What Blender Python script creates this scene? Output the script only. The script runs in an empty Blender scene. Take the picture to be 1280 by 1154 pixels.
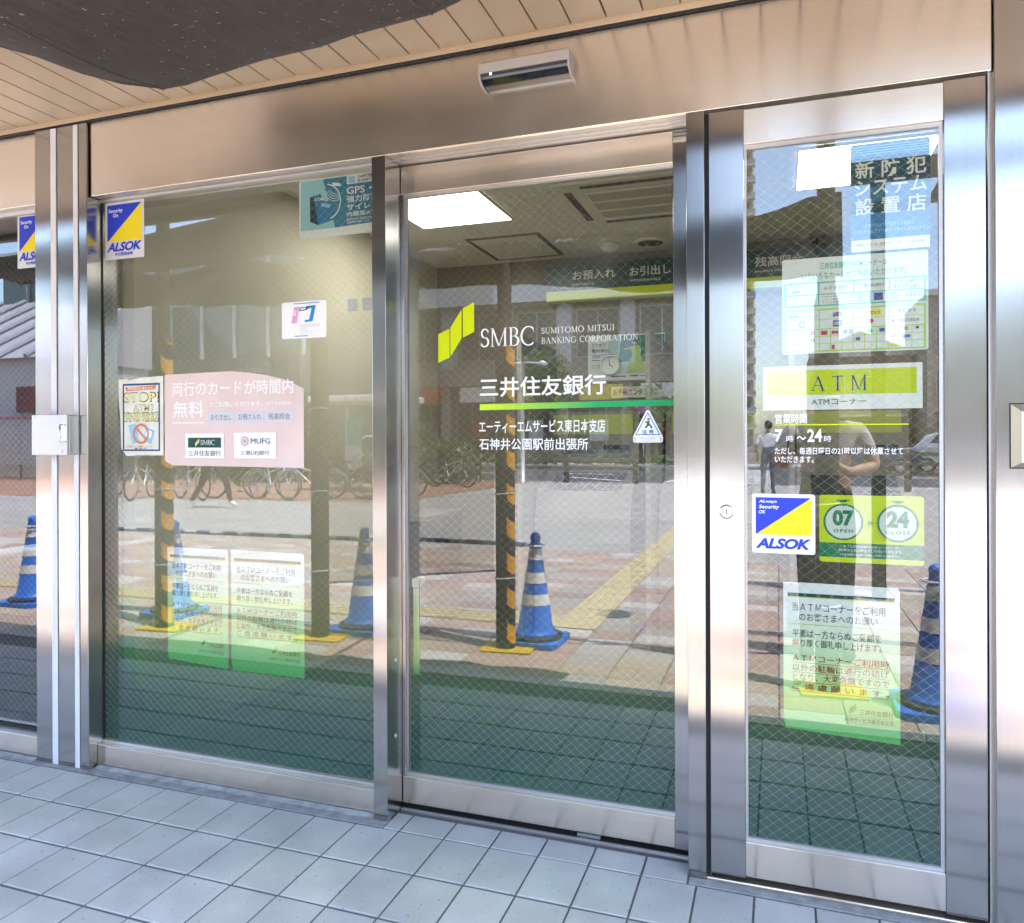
import bpy, bmesh, math, random
from mathutils import Vector, Matrix
random.seed(7)
R = math.radians
sc = bpy.context.scene
col = sc.collection

# ------------------------------------------------------------------ camera
CAM = Vector((0.0, -2.3045, 1.2915))
yaw, roll = 0.3341, -0.00358
Fv = Vector((-math.sin(yaw), math.cos(yaw), -0.0005)).normalized()
R0 = Vector((math.cos(yaw), math.sin(yaw), 0)); U0 = R0.cross(Fv)
Rv = R0*math.cos(roll) + U0*math.sin(roll); Uv = -R0*math.sin(roll) + U0*math.cos(roll)
cd = bpy.data.cameras.new('camera'); cam = bpy.data.objects.new('camera', cd); col.objects.link(cam)
cam.matrix_world = Matrix(((Rv.x, Uv.x, -Fv.x, CAM.x), (Rv.y, Uv.y, -Fv.y, CAM.y), (Rv.z, Uv.z, -Fv.z, CAM.z), (0, 0, 0, 1)))
cd.sensor_width = 36; cd.lens = 958.4/1280*36; cd.shift_y = -27.3/1280
cd.clip_start = 0.02; cd.clip_end = 2000
sc.camera = cam

# ------------------------------------------------------------------ sky, sun, exposure
el, az = R(70), R(20)          # the sun stands to the right of the shop front, a little behind it
sdir = Vector((math.cos(el)*math.cos(az), math.cos(el)*math.sin(az), math.sin(el)))
w = bpy.data.worlds.new('World'); sc.world = w; w.use_nodes = True
nt = w.node_tree; bg = nt.nodes['Background']
sky = nt.nodes.new('ShaderNodeTexSky'); sky.sky_type = 'NISHITA'; sky.sun_disc = False
sky.sun_elevation = el; sky.sun_rotation = math.atan2(sdir.x, sdir.y); sky.air_density = 1.0; sky.dust_density = 1.6
nt.links.new(sky.outputs[0], bg.inputs[0]); bg.inputs[1].default_value = 0.15
sd = bpy.data.lights.new('sun', 'SUN'); sd.energy = 2.5; sd.angle = R(0.53); sd.color = (1, 0.95, 0.88)
so = bpy.data.objects.new('sun', sd); col.objects.link(so); so.rotation_euler = sdir.to_track_quat('Z', 'Y').to_euler(); so.location = sdir*40
sc.view_settings.view_transform = 'Standard'; sc.view_settings.look = 'None'; sc.view_settings.gamma = 1
sc.view_settings.exposure = 3.0
sc.render.engine = 'CYCLES'
cy = sc.cycles
cy.max_bounces = 14; cy.diffuse_bounces = 4; cy.glossy_bounces = 5; cy.transmission_bounces = 4; cy.transparent_max_bounces = 24
cy.sample_clamp_indirect = 6; cy.use_denoising = True
try: cy.denoiser = 'OPENIMAGEDENOISE'
except Exception: pass
cy.caustics_reflective = False; cy.caustics_refractive = False

# ------------------------------------------------------------------ materials
MATS = {}
def mat(name, colr=(0.5, 0.5, 0.5), rough=0.6, metal=0.0, spec=0.5, var=0.0, vscale=30, bump=0.0, bscale=200, randv=0.0, emit=None, estr=0):
    if name in MATS: return MATS[name]
    m = bpy.data.materials.new(name); m.use_nodes = True; t = m.node_tree; b = t.nodes['Principled BSDF']
    b.inputs['Base Color'].default_value = (*colr, 1); b.inputs['Roughness'].default_value = rough
    b.inputs['Metallic'].default_value = metal; b.inputs['Specular IOR Level'].default_value = spec
    src = None
    if var or randv:
        tc = t.nodes.new('ShaderNodeTexCoord')
        hsv = t.nodes.new('ShaderNodeHueSaturation'); hsv.inputs['Color'].default_value = (*colr, 1)
        val = None
        if var:
            n = t.nodes.new('ShaderNodeTexNoise'); n.inputs['Scale'].default_value = vscale; n.inputs['Detail'].default_value = 6
            t.links.new(tc.outputs['Object'], n.inputs['Vector'])
            mr = t.nodes.new('ShaderNodeMapRange'); mr.inputs[1].default_value = 0.3; mr.inputs[2].default_value = 0.7
            mr.inputs[3].default_value = 1-var; mr.inputs[4].default_value = 1+var
            t.links.new(n.outputs['Fac'], mr.inputs[0]); val = mr.outputs[0]
        if randv:
            oi = t.nodes.new('ShaderNodeObjectInfo'); mr2 = t.nodes.new('ShaderNodeMapRange')
            mr2.inputs[3].default_value = 1-randv; mr2.inputs[4].default_value = 1+randv
            t.links.new(oi.outputs['Random'], mr2.inputs[0])
            if val:
                mm = t.nodes.new('ShaderNodeMath'); mm.operation = 'MULTIPLY'; t.links.new(val, mm.inputs[0]); t.links.new(mr2.outputs[0], mm.inputs[1]); val = mm.outputs[0]
            else: val = mr2.outputs[0]
        t.links.new(val, hsv.inputs['Value']); t.links.new(hsv.outputs[0], b.inputs['Base Color'])
    if bump:
        tc = t.nodes.new('ShaderNodeTexCoord'); n = t.nodes.new('ShaderNodeTexNoise'); n.inputs['Scale'].default_value = bscale; n.inputs['Detail'].default_value = 4
        bp = t.nodes.new('ShaderNodeBump'); bp.inputs['Strength'].default_value = bump; bp.inputs['Distance'].default_value = 0.01
        t.links.new(tc.outputs['Object'], n.inputs['Vector']); t.links.new(n.outputs['Fac'], bp.inputs['Height']); t.links.new(bp.outputs[0], b.inputs['Normal'])
    if emit:
        b.inputs['Emission Color'].default_value = (*emit, 1); b.inputs['Emission Strength'].default_value = estr
    MATS[name] = m; return m

def steel(name, horizontal=True, rough=0.23, base=(0.63, 0.605, 0.575), wave=0.004):
    """brushed stainless steel: fine lines along the brushing, gloss stretched across it"""
    m = bpy.data.materials.new(name); m.use_nodes = True; t = m.node_tree; b = t.nodes['Principled BSDF']
    b.inputs['Metallic'].default_value = 1.0; b.inputs['Anisotropic'].default_value = 0.9
    cx = t.nodes.new('ShaderNodeCombineXYZ'); cx.inputs[0].default_value, cx.inputs[1].default_value, cx.inputs[2].default_value = (0.02, 0.45, 0.89) if horizontal else (0.8, 0.6, 0.02)
    t.links.new(cx.outputs[0], b.inputs['Tangent'])
    g = t.nodes.new('ShaderNodeNewGeometry'); mp = t.nodes.new('ShaderNodeMapping')
    mp.inputs['Scale'].default_value = (1.2, 160, 160) if horizontal else (160, 160, 1.2)
    t.links.new(g.outputs['Position'], mp.inputs[0])
    n = t.nodes.new('ShaderNodeTexNoise'); n.inputs['Scale'].default_value = 1; n.inputs['Detail'].default_value = 3
    t.links.new(mp.outputs[0], n.inputs['Vector'])
    n2 = t.nodes.new('ShaderNodeTexNoise'); n2.inputs['Scale'].default_value = 5; n2.inputs['Detail'].default_value = 5
    t.links.new(g.outputs['Position'], n2.inputs['Vector'])
    cr = t.nodes.new('ShaderNodeMapRange'); cr.inputs[1].default_value = 0.3; cr.inputs[2].default_value = 0.7; cr.inputs[3].default_value = 0.97; cr.inputs[4].default_value = 1.02
    t.links.new(n.outputs['Fac'], cr.inputs[0])
    hsv = t.nodes.new('ShaderNodeHueSaturation'); hsv.inputs['Color'].default_value = (*base, 1)
    t.links.new(cr.outputs[0], hsv.inputs['Value']); t.links.new(hsv.outputs[0], b.inputs['Base Color'])
    rr = t.nodes.new('ShaderNodeMapRange'); rr.inputs[1].default_value = 0.3; rr.inputs[2].default_value = 0.7; rr.inputs[3].default_value = rough-.012; rr.inputs[4].default_value = rough+0.02
    t.links.new(n2.outputs['Fac'], rr.inputs[0]); t.links.new(rr.outputs[0], b.inputs['Roughness'])
    MATS[name] = m; return m
STH = steel('steel_brushed_across', True, 0.23, (0.86, 0.76, 0.65)); STV = steel('steel_brushed_upright', False, 0.17, (0.49, 0.47, 0.45)); STD = steel('steel_dull', True, 0.38, (0.55, 0.53, 0.51))

def glass_front(name, refl=0.14, tint=(0.88, 0.90, 0.86)):
    m = bpy.data.materials.new(name); m.use_nodes = True; t = m.node_tree
    t.nodes.remove(t.nodes['Principled BSDF']); out = t.nodes['Material Output']
    tr = t.nodes.new('ShaderNodeBsdfTransparent'); tr.inputs[0].default_value = (*tint, 1)
    gl = t.nodes.new('ShaderNodeBsdfGlossy'); gl.inputs['Roughness'].default_value = 0.0; gl.inputs[0].default_value = (0.98, 0.98, 1, 1)
    g = t.nodes.new('ShaderNodeNewGeometry'); dt = t.nodes.new('ShaderNodeVectorMath'); dt.operation = 'DOT_PRODUCT'   # Schlick, alike from both sides
    t.links.new(g.outputs['Normal'], dt.inputs[0]); t.links.new(g.outputs['Incoming'], dt.inputs[1])
    ab = t.nodes.new('ShaderNodeMath'); ab.operation = 'ABSOLUTE'; t.links.new(dt.outputs['Value'], ab.inputs[0])
    om = t.nodes.new('ShaderNodeMath'); om.operation = 'SUBTRACT'; om.inputs[0].default_value = 1; t.links.new(ab.outputs[0], om.inputs[1])
    pw = t.nodes.new('ShaderNodeMath'); pw.operation = 'POWER'; pw.inputs[1].default_value = 5; t.links.new(om.outputs[0], pw.inputs[0])
    ad = t.nodes.new('ShaderNodeMath'); ad.operation = 'MULTIPLY_ADD'; ad.inputs[1].default_value = 1-refl; ad.inputs[2].default_value = refl; ad.use_clamp = True
    mx = t.nodes.new('ShaderNodeMixShader')
    t.links.new(pw.outputs[0], ad.inputs[0]); t.links.new(ad.outputs[0], mx.inputs[0]); t.links.new(tr.outputs[0], mx.inputs[1]); t.links.new(gl.outputs[0], mx.inputs[2])
    t.links.new(mx.outputs[0], out.inputs[0]); MATS[name] = m; return m
GLASS = glass_front('reflective_window_glass')
def clear(name, tint, diff=None, dfac=0.0):
    m = bpy.data.materials.new(name); m.use_nodes = True; t = m.node_tree
    t.nodes.remove(t.nodes['Principled BSDF']); out = t.nodes['Material Output']
    tr = t.nodes.new('ShaderNodeBsdfTransparent'); tr.inputs[0].default_value = (*tint, 1)
    if diff:
        df = t.nodes.new('ShaderNodeBsdfDiffuse'); df.inputs[0].default_value = (*diff, 1)
        mx = t.nodes.new('ShaderNodeMixShader'); mx.inputs[0].default_value = dfac
        t.links.new(tr.outputs[0], mx.inputs[1]); t.links.new(df.outputs[0], mx.inputs[2]); t.links.new(mx.outputs[0], out.inputs[0])
    else: t.links.new(tr.outputs[0], out.inputs[0])
    MATS[name] = m; return m
GCLEAR = clear('clear_glass_edge', (0.97, 0.99, 0.97))
VINYL = clear('smoky_vinyl', (0.72, 0.70, 0.64), (0.3, 0.28, 0.24), 0.10)
# green film stuck to the lower glass: printed fade from clear to deep green
def film_mat():
    m = bpy.data.materials.new('green_fade_film'); m.use_nodes = True; t = m.node_tree
    t.nodes.remove(t.nodes['Principled BSDF']); out = t.nodes['Material Output']
    g = t.nodes.new('ShaderNodeNewGeometry'); sx = t.nodes.new('ShaderNodeSeparateXYZ'); t.links.new(g.outputs['Position'], sx.inputs[0])
    cr = t.nodes.new('ShaderNodeValToRGB'); e = cr.color_ramp.elements
    e[0].position = 0.10; e[0].color = (0.012, 0.11, 0.095, 1); e[1].position = 0.80; e[1].color = (1, 1, 1, 1)
    for p, c in ((0.26, (0.03, 0.21, 0.13)), (0.42, (0.26, 0.70, 0.30)), (0.56, (0.72, 0.93, 0.50))):
        q = cr.color_ramp.elements.new(p); q.color = (*c, 1)
    t.links.new(sx.outputs[2], cr.inputs[0])
    tr = t.nodes.new('ShaderNodeBsdfTransparent'); t.links.new(cr.outputs[0], tr.inputs[0])
    df = t.nodes.new('ShaderNodeBsdfDiffuse'); df.inputs[0].default_value = (0.0, 0.27, 0.155, 1)
    mr = t.nodes.new('ShaderNodeMapRange'); mr.inputs[1].default_value = 0.1; mr.inputs[2].default_value = 0.52; mr.inputs[3].default_value = 0.30; mr.inputs[4].default_value = 0.0
    t.links.new(sx.outputs[2], mr.inputs[0])
    mx = t.nodes.new('ShaderNodeMixShader'); t.links.new(mr.outputs[0], mx.inputs[0]); t.links.new(tr.outputs[0], mx.inputs[1]); t.links.new(df.outputs[0], mx.inputs[2])
    t.links.new(mx.outputs[0], out.inputs[0]); return m
FILM = film_mat()

def stripes(name, ca, cb, scale, ang=0.0, rough=0.6):
    """two printed colours in slanting bands round an upright thing"""
    m = bpy.data.materials.new(name); m.use_nodes = True; t = m.node_tree; b = t.nodes['Principled BSDF']; b.inputs['Roughness'].default_value = rough
    tc = t.nodes.new('ShaderNodeTexCoord'); sx = t.nodes.new('ShaderNodeSeparateXYZ'); t.links.new(tc.outputs['Object'], sx.inputs[0])
    ad = t.nodes.new('ShaderNodeMath'); ad.operation = 'MULTIPLY_ADD'; ad.inputs[1].default_value = ang
    t.links.new(sx.outputs[0], ad.inputs[0]); t.links.new(sx.outputs[2], ad.inputs[2])
    mu = t.nodes.new('ShaderNodeMath'); mu.operation = 'MULTIPLY'; mu.inputs[1].default_value = scale; t.links.new(ad.outputs[0], mu.inputs[0])
    fr = t.nodes.new('ShaderNodeMath'); fr.operation = 'FRACT'; t.links.new(mu.outputs[0], fr.inputs[0])
    gt = t.nodes.new('ShaderNodeMath'); gt.operation = 'GREATER_THAN'; gt.inputs[1].default_value = 0.5; t.links.new(fr.outputs[0], gt.inputs[0])
    mx = t.nodes.new('ShaderNodeMix'); mx.data_type = 'RGBA'; mx.inputs[6].default_value = (*ca, 1); mx.inputs[7].default_value = (*cb, 1)
    t.links.new(gt.outputs[0], mx.inputs[0]); t.links.new(mx.outputs[2], b.inputs['Base Color']); return m

# ------------------------------------------------------------------ mesh helpers
class MB:
    def __init__(s): s.v = []; s.f = []; s.mi = []; s.m = 0
    def add(s, vs, fs):
        o = len(s.v); s.v += [tuple(p) for p in vs]
        for f in fs: s.f.append(tuple(i+o for i in f)); s.mi.append(s.m)
        return s
    def box(s, x0, x1, y0, y1, z0, z1, bev=0.0):
        if bev <= 0:
            return s.add([(x0,y0,z0),(x1,y0,z0),(x1,y1,z0),(x0,y1,z0),(x0,y0,z1),(x1,y0,z1),(x1,y1,z1),(x0,y1,z1)],
                         [(0,3,2,1),(4,5,6,7),(0,1,5,4),(1,2,6,5),(2,3,7,6),(3,0,4,7)])
        b = min(bev, (x1-x0)*.45, (y1-y0)*.45, (z1-z0)*.45)
        bm = bmesh.new(); bmesh.ops.create_cube(bm, size=1)
        for v in bm.verts: v.co = Vector(((x0+x1)/2+v.co.x*(x1-x0), (y0+y1)/2+v.co.y*(y1-y0), (z0+z1)/2+v.co.z*(z1-z0)))
        bmesh.ops.bevel(bm, geom=list(bm.edges), offset=b, segments=2, profile=.5, affect='EDGES')
        bm.verts.index_update(); s.add([v.co[:] for v in bm.verts], [[v.index for v in f.verts] for f in bm.faces]); bm.free(); return s
    def prism_xz(s, pts, y0, y1):      # outline in x,z given thickness in y
        n = len(pts)
        return s.add([(x, y0, z) for x, z in pts]+[(x, y1, z) for x, z in pts],
                     [tuple(range(n)), tuple(range(2*n-1, n-1, -1))]+[(i, i+n, (i+1) % n+n, (i+1) % n) for i in range(n)])
    def prism_yz(s, pts, x0, x1):
        n = len(pts)
        return s.add([(x0, y, z) for y, z in pts]+[(x1, y, z) for y, z in pts],
                     [tuple(range(n)), tuple(range(2*n-1, n-1, -1))]+[(i, (i+1) % n, (i+1) % n+n, i+n) for i in range(n)])
    def prism_xy(s, pts, z0, z1):
        n = len(pts)
        return s.add([(x, y, z0) for x, y in pts]+[(x, y, z1) for x, y in pts],
                     [tuple(range(n-1, -1, -1)), tuple(range(n, 2*n))]+[(i, (i+1) % n, (i+1) % n+n, i+n) for i in range(n)])
    def tube(s, pts, r, n=8, closed=False):
        P = [Vector(p) for p in pts]; rs = r if isinstance(r, (list, tuple)) else [r]*len(P); o = []
        k = len(P); up = Vector((0, 0, 1))
        for i, p in enumerate(P):
            a = P[(i-1) % k] if closed or i else P[i]; b = P[(i+1) % k] if closed or i < k-1 else P[i]
            d = (b-a).normalized(); u = up if abs(d.dot(up)) < .95 else Vector((1, 0, 0))
            e1 = d.cross(u).normalized(); e2 = d.cross(e1)
            o += [p+(e1*math.cos(2*math.pi*j/n)+e2*math.sin(2*math.pi*j/n))*rs[i] for j in range(n)]
        fs = []
        for i in range(k if closed else k-1):
            for j in range(n): fs.append((i*n+j, i*n+(j+1) % n, ((i+1) % k)*n+(j+1) % n, ((i+1) % k)*n+j))
        if not closed: fs += [tuple(range(n)), tuple(range(k*n-1, (k-1)*n-1, -1))]
        return s.add(o, fs)
    def lathe(s, prof, cx=0, cy=0, n=24, caps=True):   # prof: (r, z)
        o = []
        for r, z in prof: o += [(cx+r*math.cos(2*math.pi*j/n), cy+r*math.sin(2*math.pi*j/n), z) for j in range(n)]
        fs = [(i*n+j, i*n+(j+1) % n, (i+1)*n+(j+1) % n, (i+1)*n+j) for i in range(len(prof)-1) for j in range(n)]
        if caps and prof[0][0] > 0: fs.append(tuple(range(n-1, -1, -1)))
        if caps and prof[-1][0] > 0: fs.append(tuple(range((len(prof)-1)*n, len(prof)*n)))
        return s.add(o, fs)
    def build(s, name, mats, parent=None, origin=None, smooth=False):
        me = bpy.data.meshes.new(name)
        if parent is not None: og = ORG[parent.name]
        elif origin is not None: og = Vector(origin)
        else:
            xs = [p[0] for p in s.v]; ys = [p[1] for p in s.v]; zs = [p[2] for p in s.v]
            og = Vector(((min(xs)+max(xs))/2, (min(ys)+max(ys))/2, min(zs)))
        me.from_pydata([(p[0]-og.x, p[1]-og.y, p[2]-og.z) for p in s.v], [], s.f)
        mats = mats if isinstance(mats, (list, tuple)) else [mats]
        for m in mats: me.materials.append(m)
        if len(mats) > 1: me.polygons.foreach_set('material_index', s.mi)
        if smooth: me.polygons.foreach_set('use_smooth', [True]*len(me.polygons))
        me.update()
        o = bpy.data.objects.new(name, me); col.objects.link(o)
        if parent is not None: o.parent = parent
        else: o.location = og
        ORG[o.name] = og
        return o
ORG = {}
def tag(o, label=None, cat=None, group=None, kind=None):
    if label: o['label'] = label
    if cat: o['category'] = cat
    if group: o['group'] = group
    if kind: o['kind'] = kind
    return o
def struct(o): o['kind'] = 'structure'; return o
def stuff(o): o['kind'] = 'stuff'; return o
def thing(name, label, cat, loc=(0, 0, 0), group=None):
    o = bpy.data.objects.new(name, None); o.empty_display_size = .1; col.objects.link(o); o.location = loc; ORG[o.name] = Vector(loc)
    return tag(o, label, cat, group)
def BOX(name, m, parent, *a, bev=0.0, **k): return MB().box(*a, bev=bev).build(name, m, parent, **k)
def copy_tree(o, parent=None):
    c = o.copy(); col.objects.link(c); c.parent = parent
    for ch in list(o.children): copy_tree(ch, c)
    return c

# ------------------------------------------------------------------ lettering
TCACHE = {}
def glyphs(body, bold=0.0, shear=0.0, spacing=1.0):
    key = (body, bold, shear, spacing)
    if key in TCACHE: return TCACHE[key]
    c = bpy.data.curves.new('lettering', 'FONT'); c.body = body; c.size = 1; c.resolution_u = 3; c.offset = bold; c.shear = shear; c.space_character = spacing
    o = bpy.data.objects.new('lettering', c); col.objects.link(o)
    dg = bpy.context.evaluated_depsgraph_get()
    me = bpy.data.meshes.new_from_object(o.evaluated_get(dg))
    vs = [(v.co.x, v.co.y) for v in me.vertices]; fs = [tuple(p.vertices) for p in me.polygons]
    bpy.data.objects.remove(o); bpy.data.curves.remove(c); bpy.data.meshes.remove(me)
    TCACHE[key] = (vs, fs); return vs, fs
def put_text(mb, body, x0, x1, z0, z1, y, bold=0.0, shear=0.0, spacing=1.0, keep=True, flip=False):
    vs, fs = glyphs(body, bold, shear, spacing)
    if not vs: return
    a0 = min(v[0] for v in vs); a1 = max(v[0] for v in vs); b0 = min(v[1] for v in vs); b1 = max(v[1] for v in vs)
    sx = (x1-x0)/(a1-a0); sz = (z1-z0)/(b1-b0)
    mb.add([((x1-(vx-a0)*sx) if flip else (x0+(vx-a0)*sx), y, z0+(vy-b0)*sz) for vx, vy in vs], fs)
# serif capitals drawn as strokes: (x, y, half width) along each stroke
def arc(cx, cy, rx, ry, a0, a1, wa, wb, n=14):
    o = []
    for i in range(n+1):
        a = R(a0+(a1-a0)*i/n); k = abs(math.cos(a)); o.append((cx+rx*math.cos(a), cy+ry*math.sin(a), wb+(wa-wb)*k))
    return o
TH, TN = .055, .022
def stem(x, w=TH, z0=0, z1=1): return [(x, z0, w), (x, z1, w)]
def bar(x0, x1, y, w=TN): return [(x0, y, w), (x1, y, w)]
SER = {
 'S': (.52, [arc(.27, .74, .19, .235, 20, 262, TH, .035), arc(.25, .265, .215, .245, 82, -160, TH, .035), [(.45, .70, .008), (.455, .93, .02)], [(.045, .05, .02), (.045, .30, .008)]]),
 'M': (1.0, [stem(.12, .03), stem(.86, TH), [(.14, .98, TH), (.50, .02, .04)], [(.50, .02, .02), (.86, .98, .02)], bar(.02, .22, .015), bar(.75, .97, .015), bar(.03, .17, .985), bar(.83, .97, .985)]),
 'B': (.62, [stem(.14), bar(.03, .30, .015), bar(.03, .30, .985), arc(.28, .755, .21, .235, 90, -90, TH, TN), arc(.29, .265, .27, .255, 90, -90, TH, TN), bar(.14, .3, .52)]),
 'C': (.80, [arc(.46, .5, .40, .50, 48, 312, TH, .028, 22), [(.73, .70, .008), (.735, .93, .02)]]),
 'A': (.86, [[(.10, 0, TN), (.44, 1, TN)], [(.42, 1, TH), (.76, 0, TH)], bar(.22, .64, .36), bar(.0, .22, .015), bar(.62, .88, .015)]),
 'T': (.74, [stem(.37), bar(.03, .71, .975, .03), bar(.24, .50, .015), [(.04, .98, .02), (.04, .80, .006)], [(.70, .98, .02), (.70, .80, .006)]]),
 'U': (.82, [[(.15, .98, TH), (.15, .35, TH)], arc(.41, .30, .26, .29, 180, 360, TH, .03), [(.67, .35, TN), (.67, .98, TN)], bar(.03, .27, .985), bar(.56, .78, .985)]),
 'I': (.34, [stem(.17), bar(.04, .30, .015), bar(.04, .30, .985)]),
 'O': (.92, [arc(.46, .5, .40, .50, 0, 360, TH, .026, 28)]),
 'N': (.86, [stem(.13, TN), stem(.73, TN), [(.13, .98, TH), (.73, .02, TH)], bar(.02, .24, .015), bar(.62, .84, .985), bar(.02, .16, .985)]),
 'K': (.78, [stem(.15), bar(.03, .28, .015), bar(.03, .28, .985), [(.18, .46, TN), (.60, .98, TN)], [(.30, .58, TH), (.72, .02, TH)], bar(.52, .70, .985), bar(.62, .80, .015)]),
 'G': (.88, [arc(.46, .5, .40, .50, 46, 330, TH, .028, 22), stem(.76, TH, .06, .42), bar(.64, .88, .42), [(.73, .70, .008), (.735, .93, .02)]]),
 'R': (.70, [stem(.14), bar(.03, .27, .015), bar(.03, .28, .985), arc(.28, .74, .23, .25, 90, -90, TH, TN), bar(.14, .3, .49), [(.30, .50, TH), (.64, .02, TH)], bar(.56, .72, .015)]),
 'P': (.60, [stem(.14), bar(.03, .27, .015), bar(.03, .28, .985), arc(.28, .74, .23, .25, 90, -90, TH, TN), bar(.14, .3, .49)]),
 ' ': (.40, [])}
def put_serif(mb, body, x0, x1, z0, z1, y, gap=.06, fat=1.0):
    tot = sum(SER[c][0] for c in body)+gap*(len(body)-1); sx = (x1-x0)/tot; sz = (z1-z0); cx = 0
    for ch in body:
        wd, st = SER[ch]
        for p in st:
            n = len(p); L = []; Rr = []
            for i in range(n):
                a = p[max(0, i-1)]; b = p[min(n-1, i+1)]; dx = b[0]-a[0]; dz = b[1]-a[1]; l = math.hypot(dx, dz) or 1
                nx, nz = -dz/l, dx/l; hw = p[i][2]*fat
                L.append((p[i][0]+nx*hw, p[i][1]+nz*hw)); Rr.append((p[i][0]-nx*hw, p[i][1]-nz*hw))
            mb.add([(x0+(cx+q[0])*sx, y, z0+q[1]*sz) for q in L+Rr], [(i, i+1, n+i+1, n+i) for i in range(n-1)])
        cx += wd+gap

def ink(name, c, rough=0.55): return mat('print_'+name, c, rough, spec=0.3)
WHITE = ink('white', (0.88, 0.88, 0.87)); PAPER = mat('white_paper', (0.86, 0.87, 0.85), 0.7, var=0.02, vscale=8, bump=0.05, bscale=30)
BLACK = ink('black', (0.015, 0.015, 0.018)); BLUE = ink('royal_blue', (0.03, 0.055, 0.55)); YEL = ink('yellow', (0.85, 0.68, 0.02))
LIME = ink('lime', (0.62, 0.72, 0.0)); DGREEN = ink('dark_green', (0.01, 0.07, 0.055)); MGREEN = ink('mid_green', (0.01, 0.20, 0.09)); RED = ink('red', (0.55, 0.03, 0.02))
NAVY = ink('navy', (0.03, 0.07, 0.18)); TEAL = ink('teal', (0.03, 0.22, 0.36)); TEALL = ink('light_teal', (0.35, 0.62, 0.72)); TEALD = ink('dark_teal', (0.005, 0.05, 0.07))
GREYT = ink('grey', (0.10, 0.10, 0.10)); LGREY = ink('light_grey', (0.62, 0.63, 0.68)); PINK = mat('faded_pink_paper', (0.74, 0.575, 0.53), 0.7, var=0.06, vscale=6)
CREAM = ink('cream', (0.74, 0.70, 0.60)); PYEL = ink('pale_yellow', (0.80, 0.75, 0.30)); ORG_R = ink('orange_red', (0.65, 0.22, 0.12)); SKYB = ink('sky_blue', (0.30, 0.55, 0.72))
GRN = ink('fresh_green', (0.04, 0.45, 0.14)); GRN2 = ink('leaf_green', (0.28, 0.62, 0.04)); VIOL = ink('pink_violet', (0.75, 0.35, 0.62)); CYB = ink('card_blue', (0.02, 0.25, 0.60)); MINT = ink('mint', (0.10, 0.52, 0.40))
SUBT = ink('soft_green', (0.25, 0.50, 0.05))

class Poster:
    """a printed sheet on the glass: the sheet is the thing, every block of print a part of it"""
    def __init__(s, name, label, cat, x0, x1, z0, z1, y, paper=PAPER, outline=None, group=None, curl=0.0, rnd=0.0):
        s.x0, s.x1, s.z0, s.z1, s.y = x0, x1, z0, z1, y; s.n = 0
        mb = MB()
        if outline: pts = [s.p(*q) for q in outline]
        elif rnd:
            pts = []; W = x1-x0; H = z1-z0
            for cx, cz, a in ((x0+rnd, z0+rnd, 180), (x1-rnd, z0+rnd, 270), (x1-rnd, z1-rnd, 0), (x0+rnd, z1-rnd, 90)):
                pts += [(cx+rnd*math.cos(R(a+30*i)), cz+rnd*math.sin(R(a+30*i))) for i in range(4)]
        else: pts = [(x0, z0), (x1, z0), (x1, z1), (x0, z1)]
        s.prism = mb.prism_xz(pts, y, y+0.0006); s.o = mb.build(name, paper, origin=((x0+x1)/2, y, z0))
        tag(s.o, label, cat, group)
    def p(s, fx, fz): return (s.x0+(s.x1-s.x0)*fx, s.z1-(s.z1-s.z0)*fz)
    def yy(s): s.n += 1; return s.y-0.00035*s.n
    def rect(s, name, m, *rects):
        mb = MB(); y = s.yy()
        for a, b, c, d in rects:
            x0, z1 = s.p(a, b); x1, z0 = s.p(c, d); mb.add([(x0, y, z0), (x1, y, z0), (x1, y, z1), (x0, y, z1)], [(0, 1, 2, 3)])
        o = mb.build(name, m, s.o)
        return stuff(o) if len(rects) > 1 else o
    def poly(s, name, m, *polys):
        mb = MB(); y = s.yy()
        for pg in polys: mb.add([(s.p(*q)[0], y, s.p(*q)[1]) for q in pg], [tuple(range(len(pg)))])
        o = mb.build(name, m, s.o)
        return stuff(o) if len(polys) > 1 else o
    def text(s, m, *items, bold=0.0, shear=0.0, spacing=1.0):   # item: (body, fx0, fz_top, fx1, fz_bottom)
        mb = MB(); y = s.yy()
        for body, a, b, c, d in items:
            x0, z1 = s.p(a, b); x1, z0 = s.p(c, d); put_text(mb, body, x0, x1, z0, z1, y, bold, shear, spacing)
        return stuff(mb.build('lettering', m, s.o))
    def serif(s, m, body, a, b, c, d, gap=.06, fat=1.0):
        mb = MB(); x0, z1 = s.p(a, b); x1, z0 = s.p(c, d); put_serif(mb, body, x0, x1, z0, z1, s.yy(), gap, fat)
        return stuff(mb.build('lettering', m, s.o))
    def ring(s, name, m, cx, cz, r, wd, n=28, a0=0, a1=360):  # r in metres, centre in fractions
        X, Z = s.p(cx, cz); y = s.yy(); mb = MB(); k = n
        vs = []
        for i in range(k+1):
            a = R(a0+(a1-a0)*i/k); vs += [(X+r*math.cos(a), y, Z+r*math.sin(a)), (X+(r-wd)*math.cos(a), y, Z+(r-wd)*math.sin(a))]
        mb.add(vs, [(2*i, 2*i+2, 2*i+3, 2*i+1) for i in range(k)])
        return mb.build(name, m, s.o)
    def disc(s, name, m, cx, cz, r, n=28):
        X, Z = s.p(cx, cz); y = s.yy(); mb = MB(); mb.add([(X+r*math.cos(2*math.pi*i/n), y, Z+r*math.sin(2*math.pi*i/n)) for i in range(n)], [tuple(range(n))])
        return mb.build(name, m, s.o)

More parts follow.
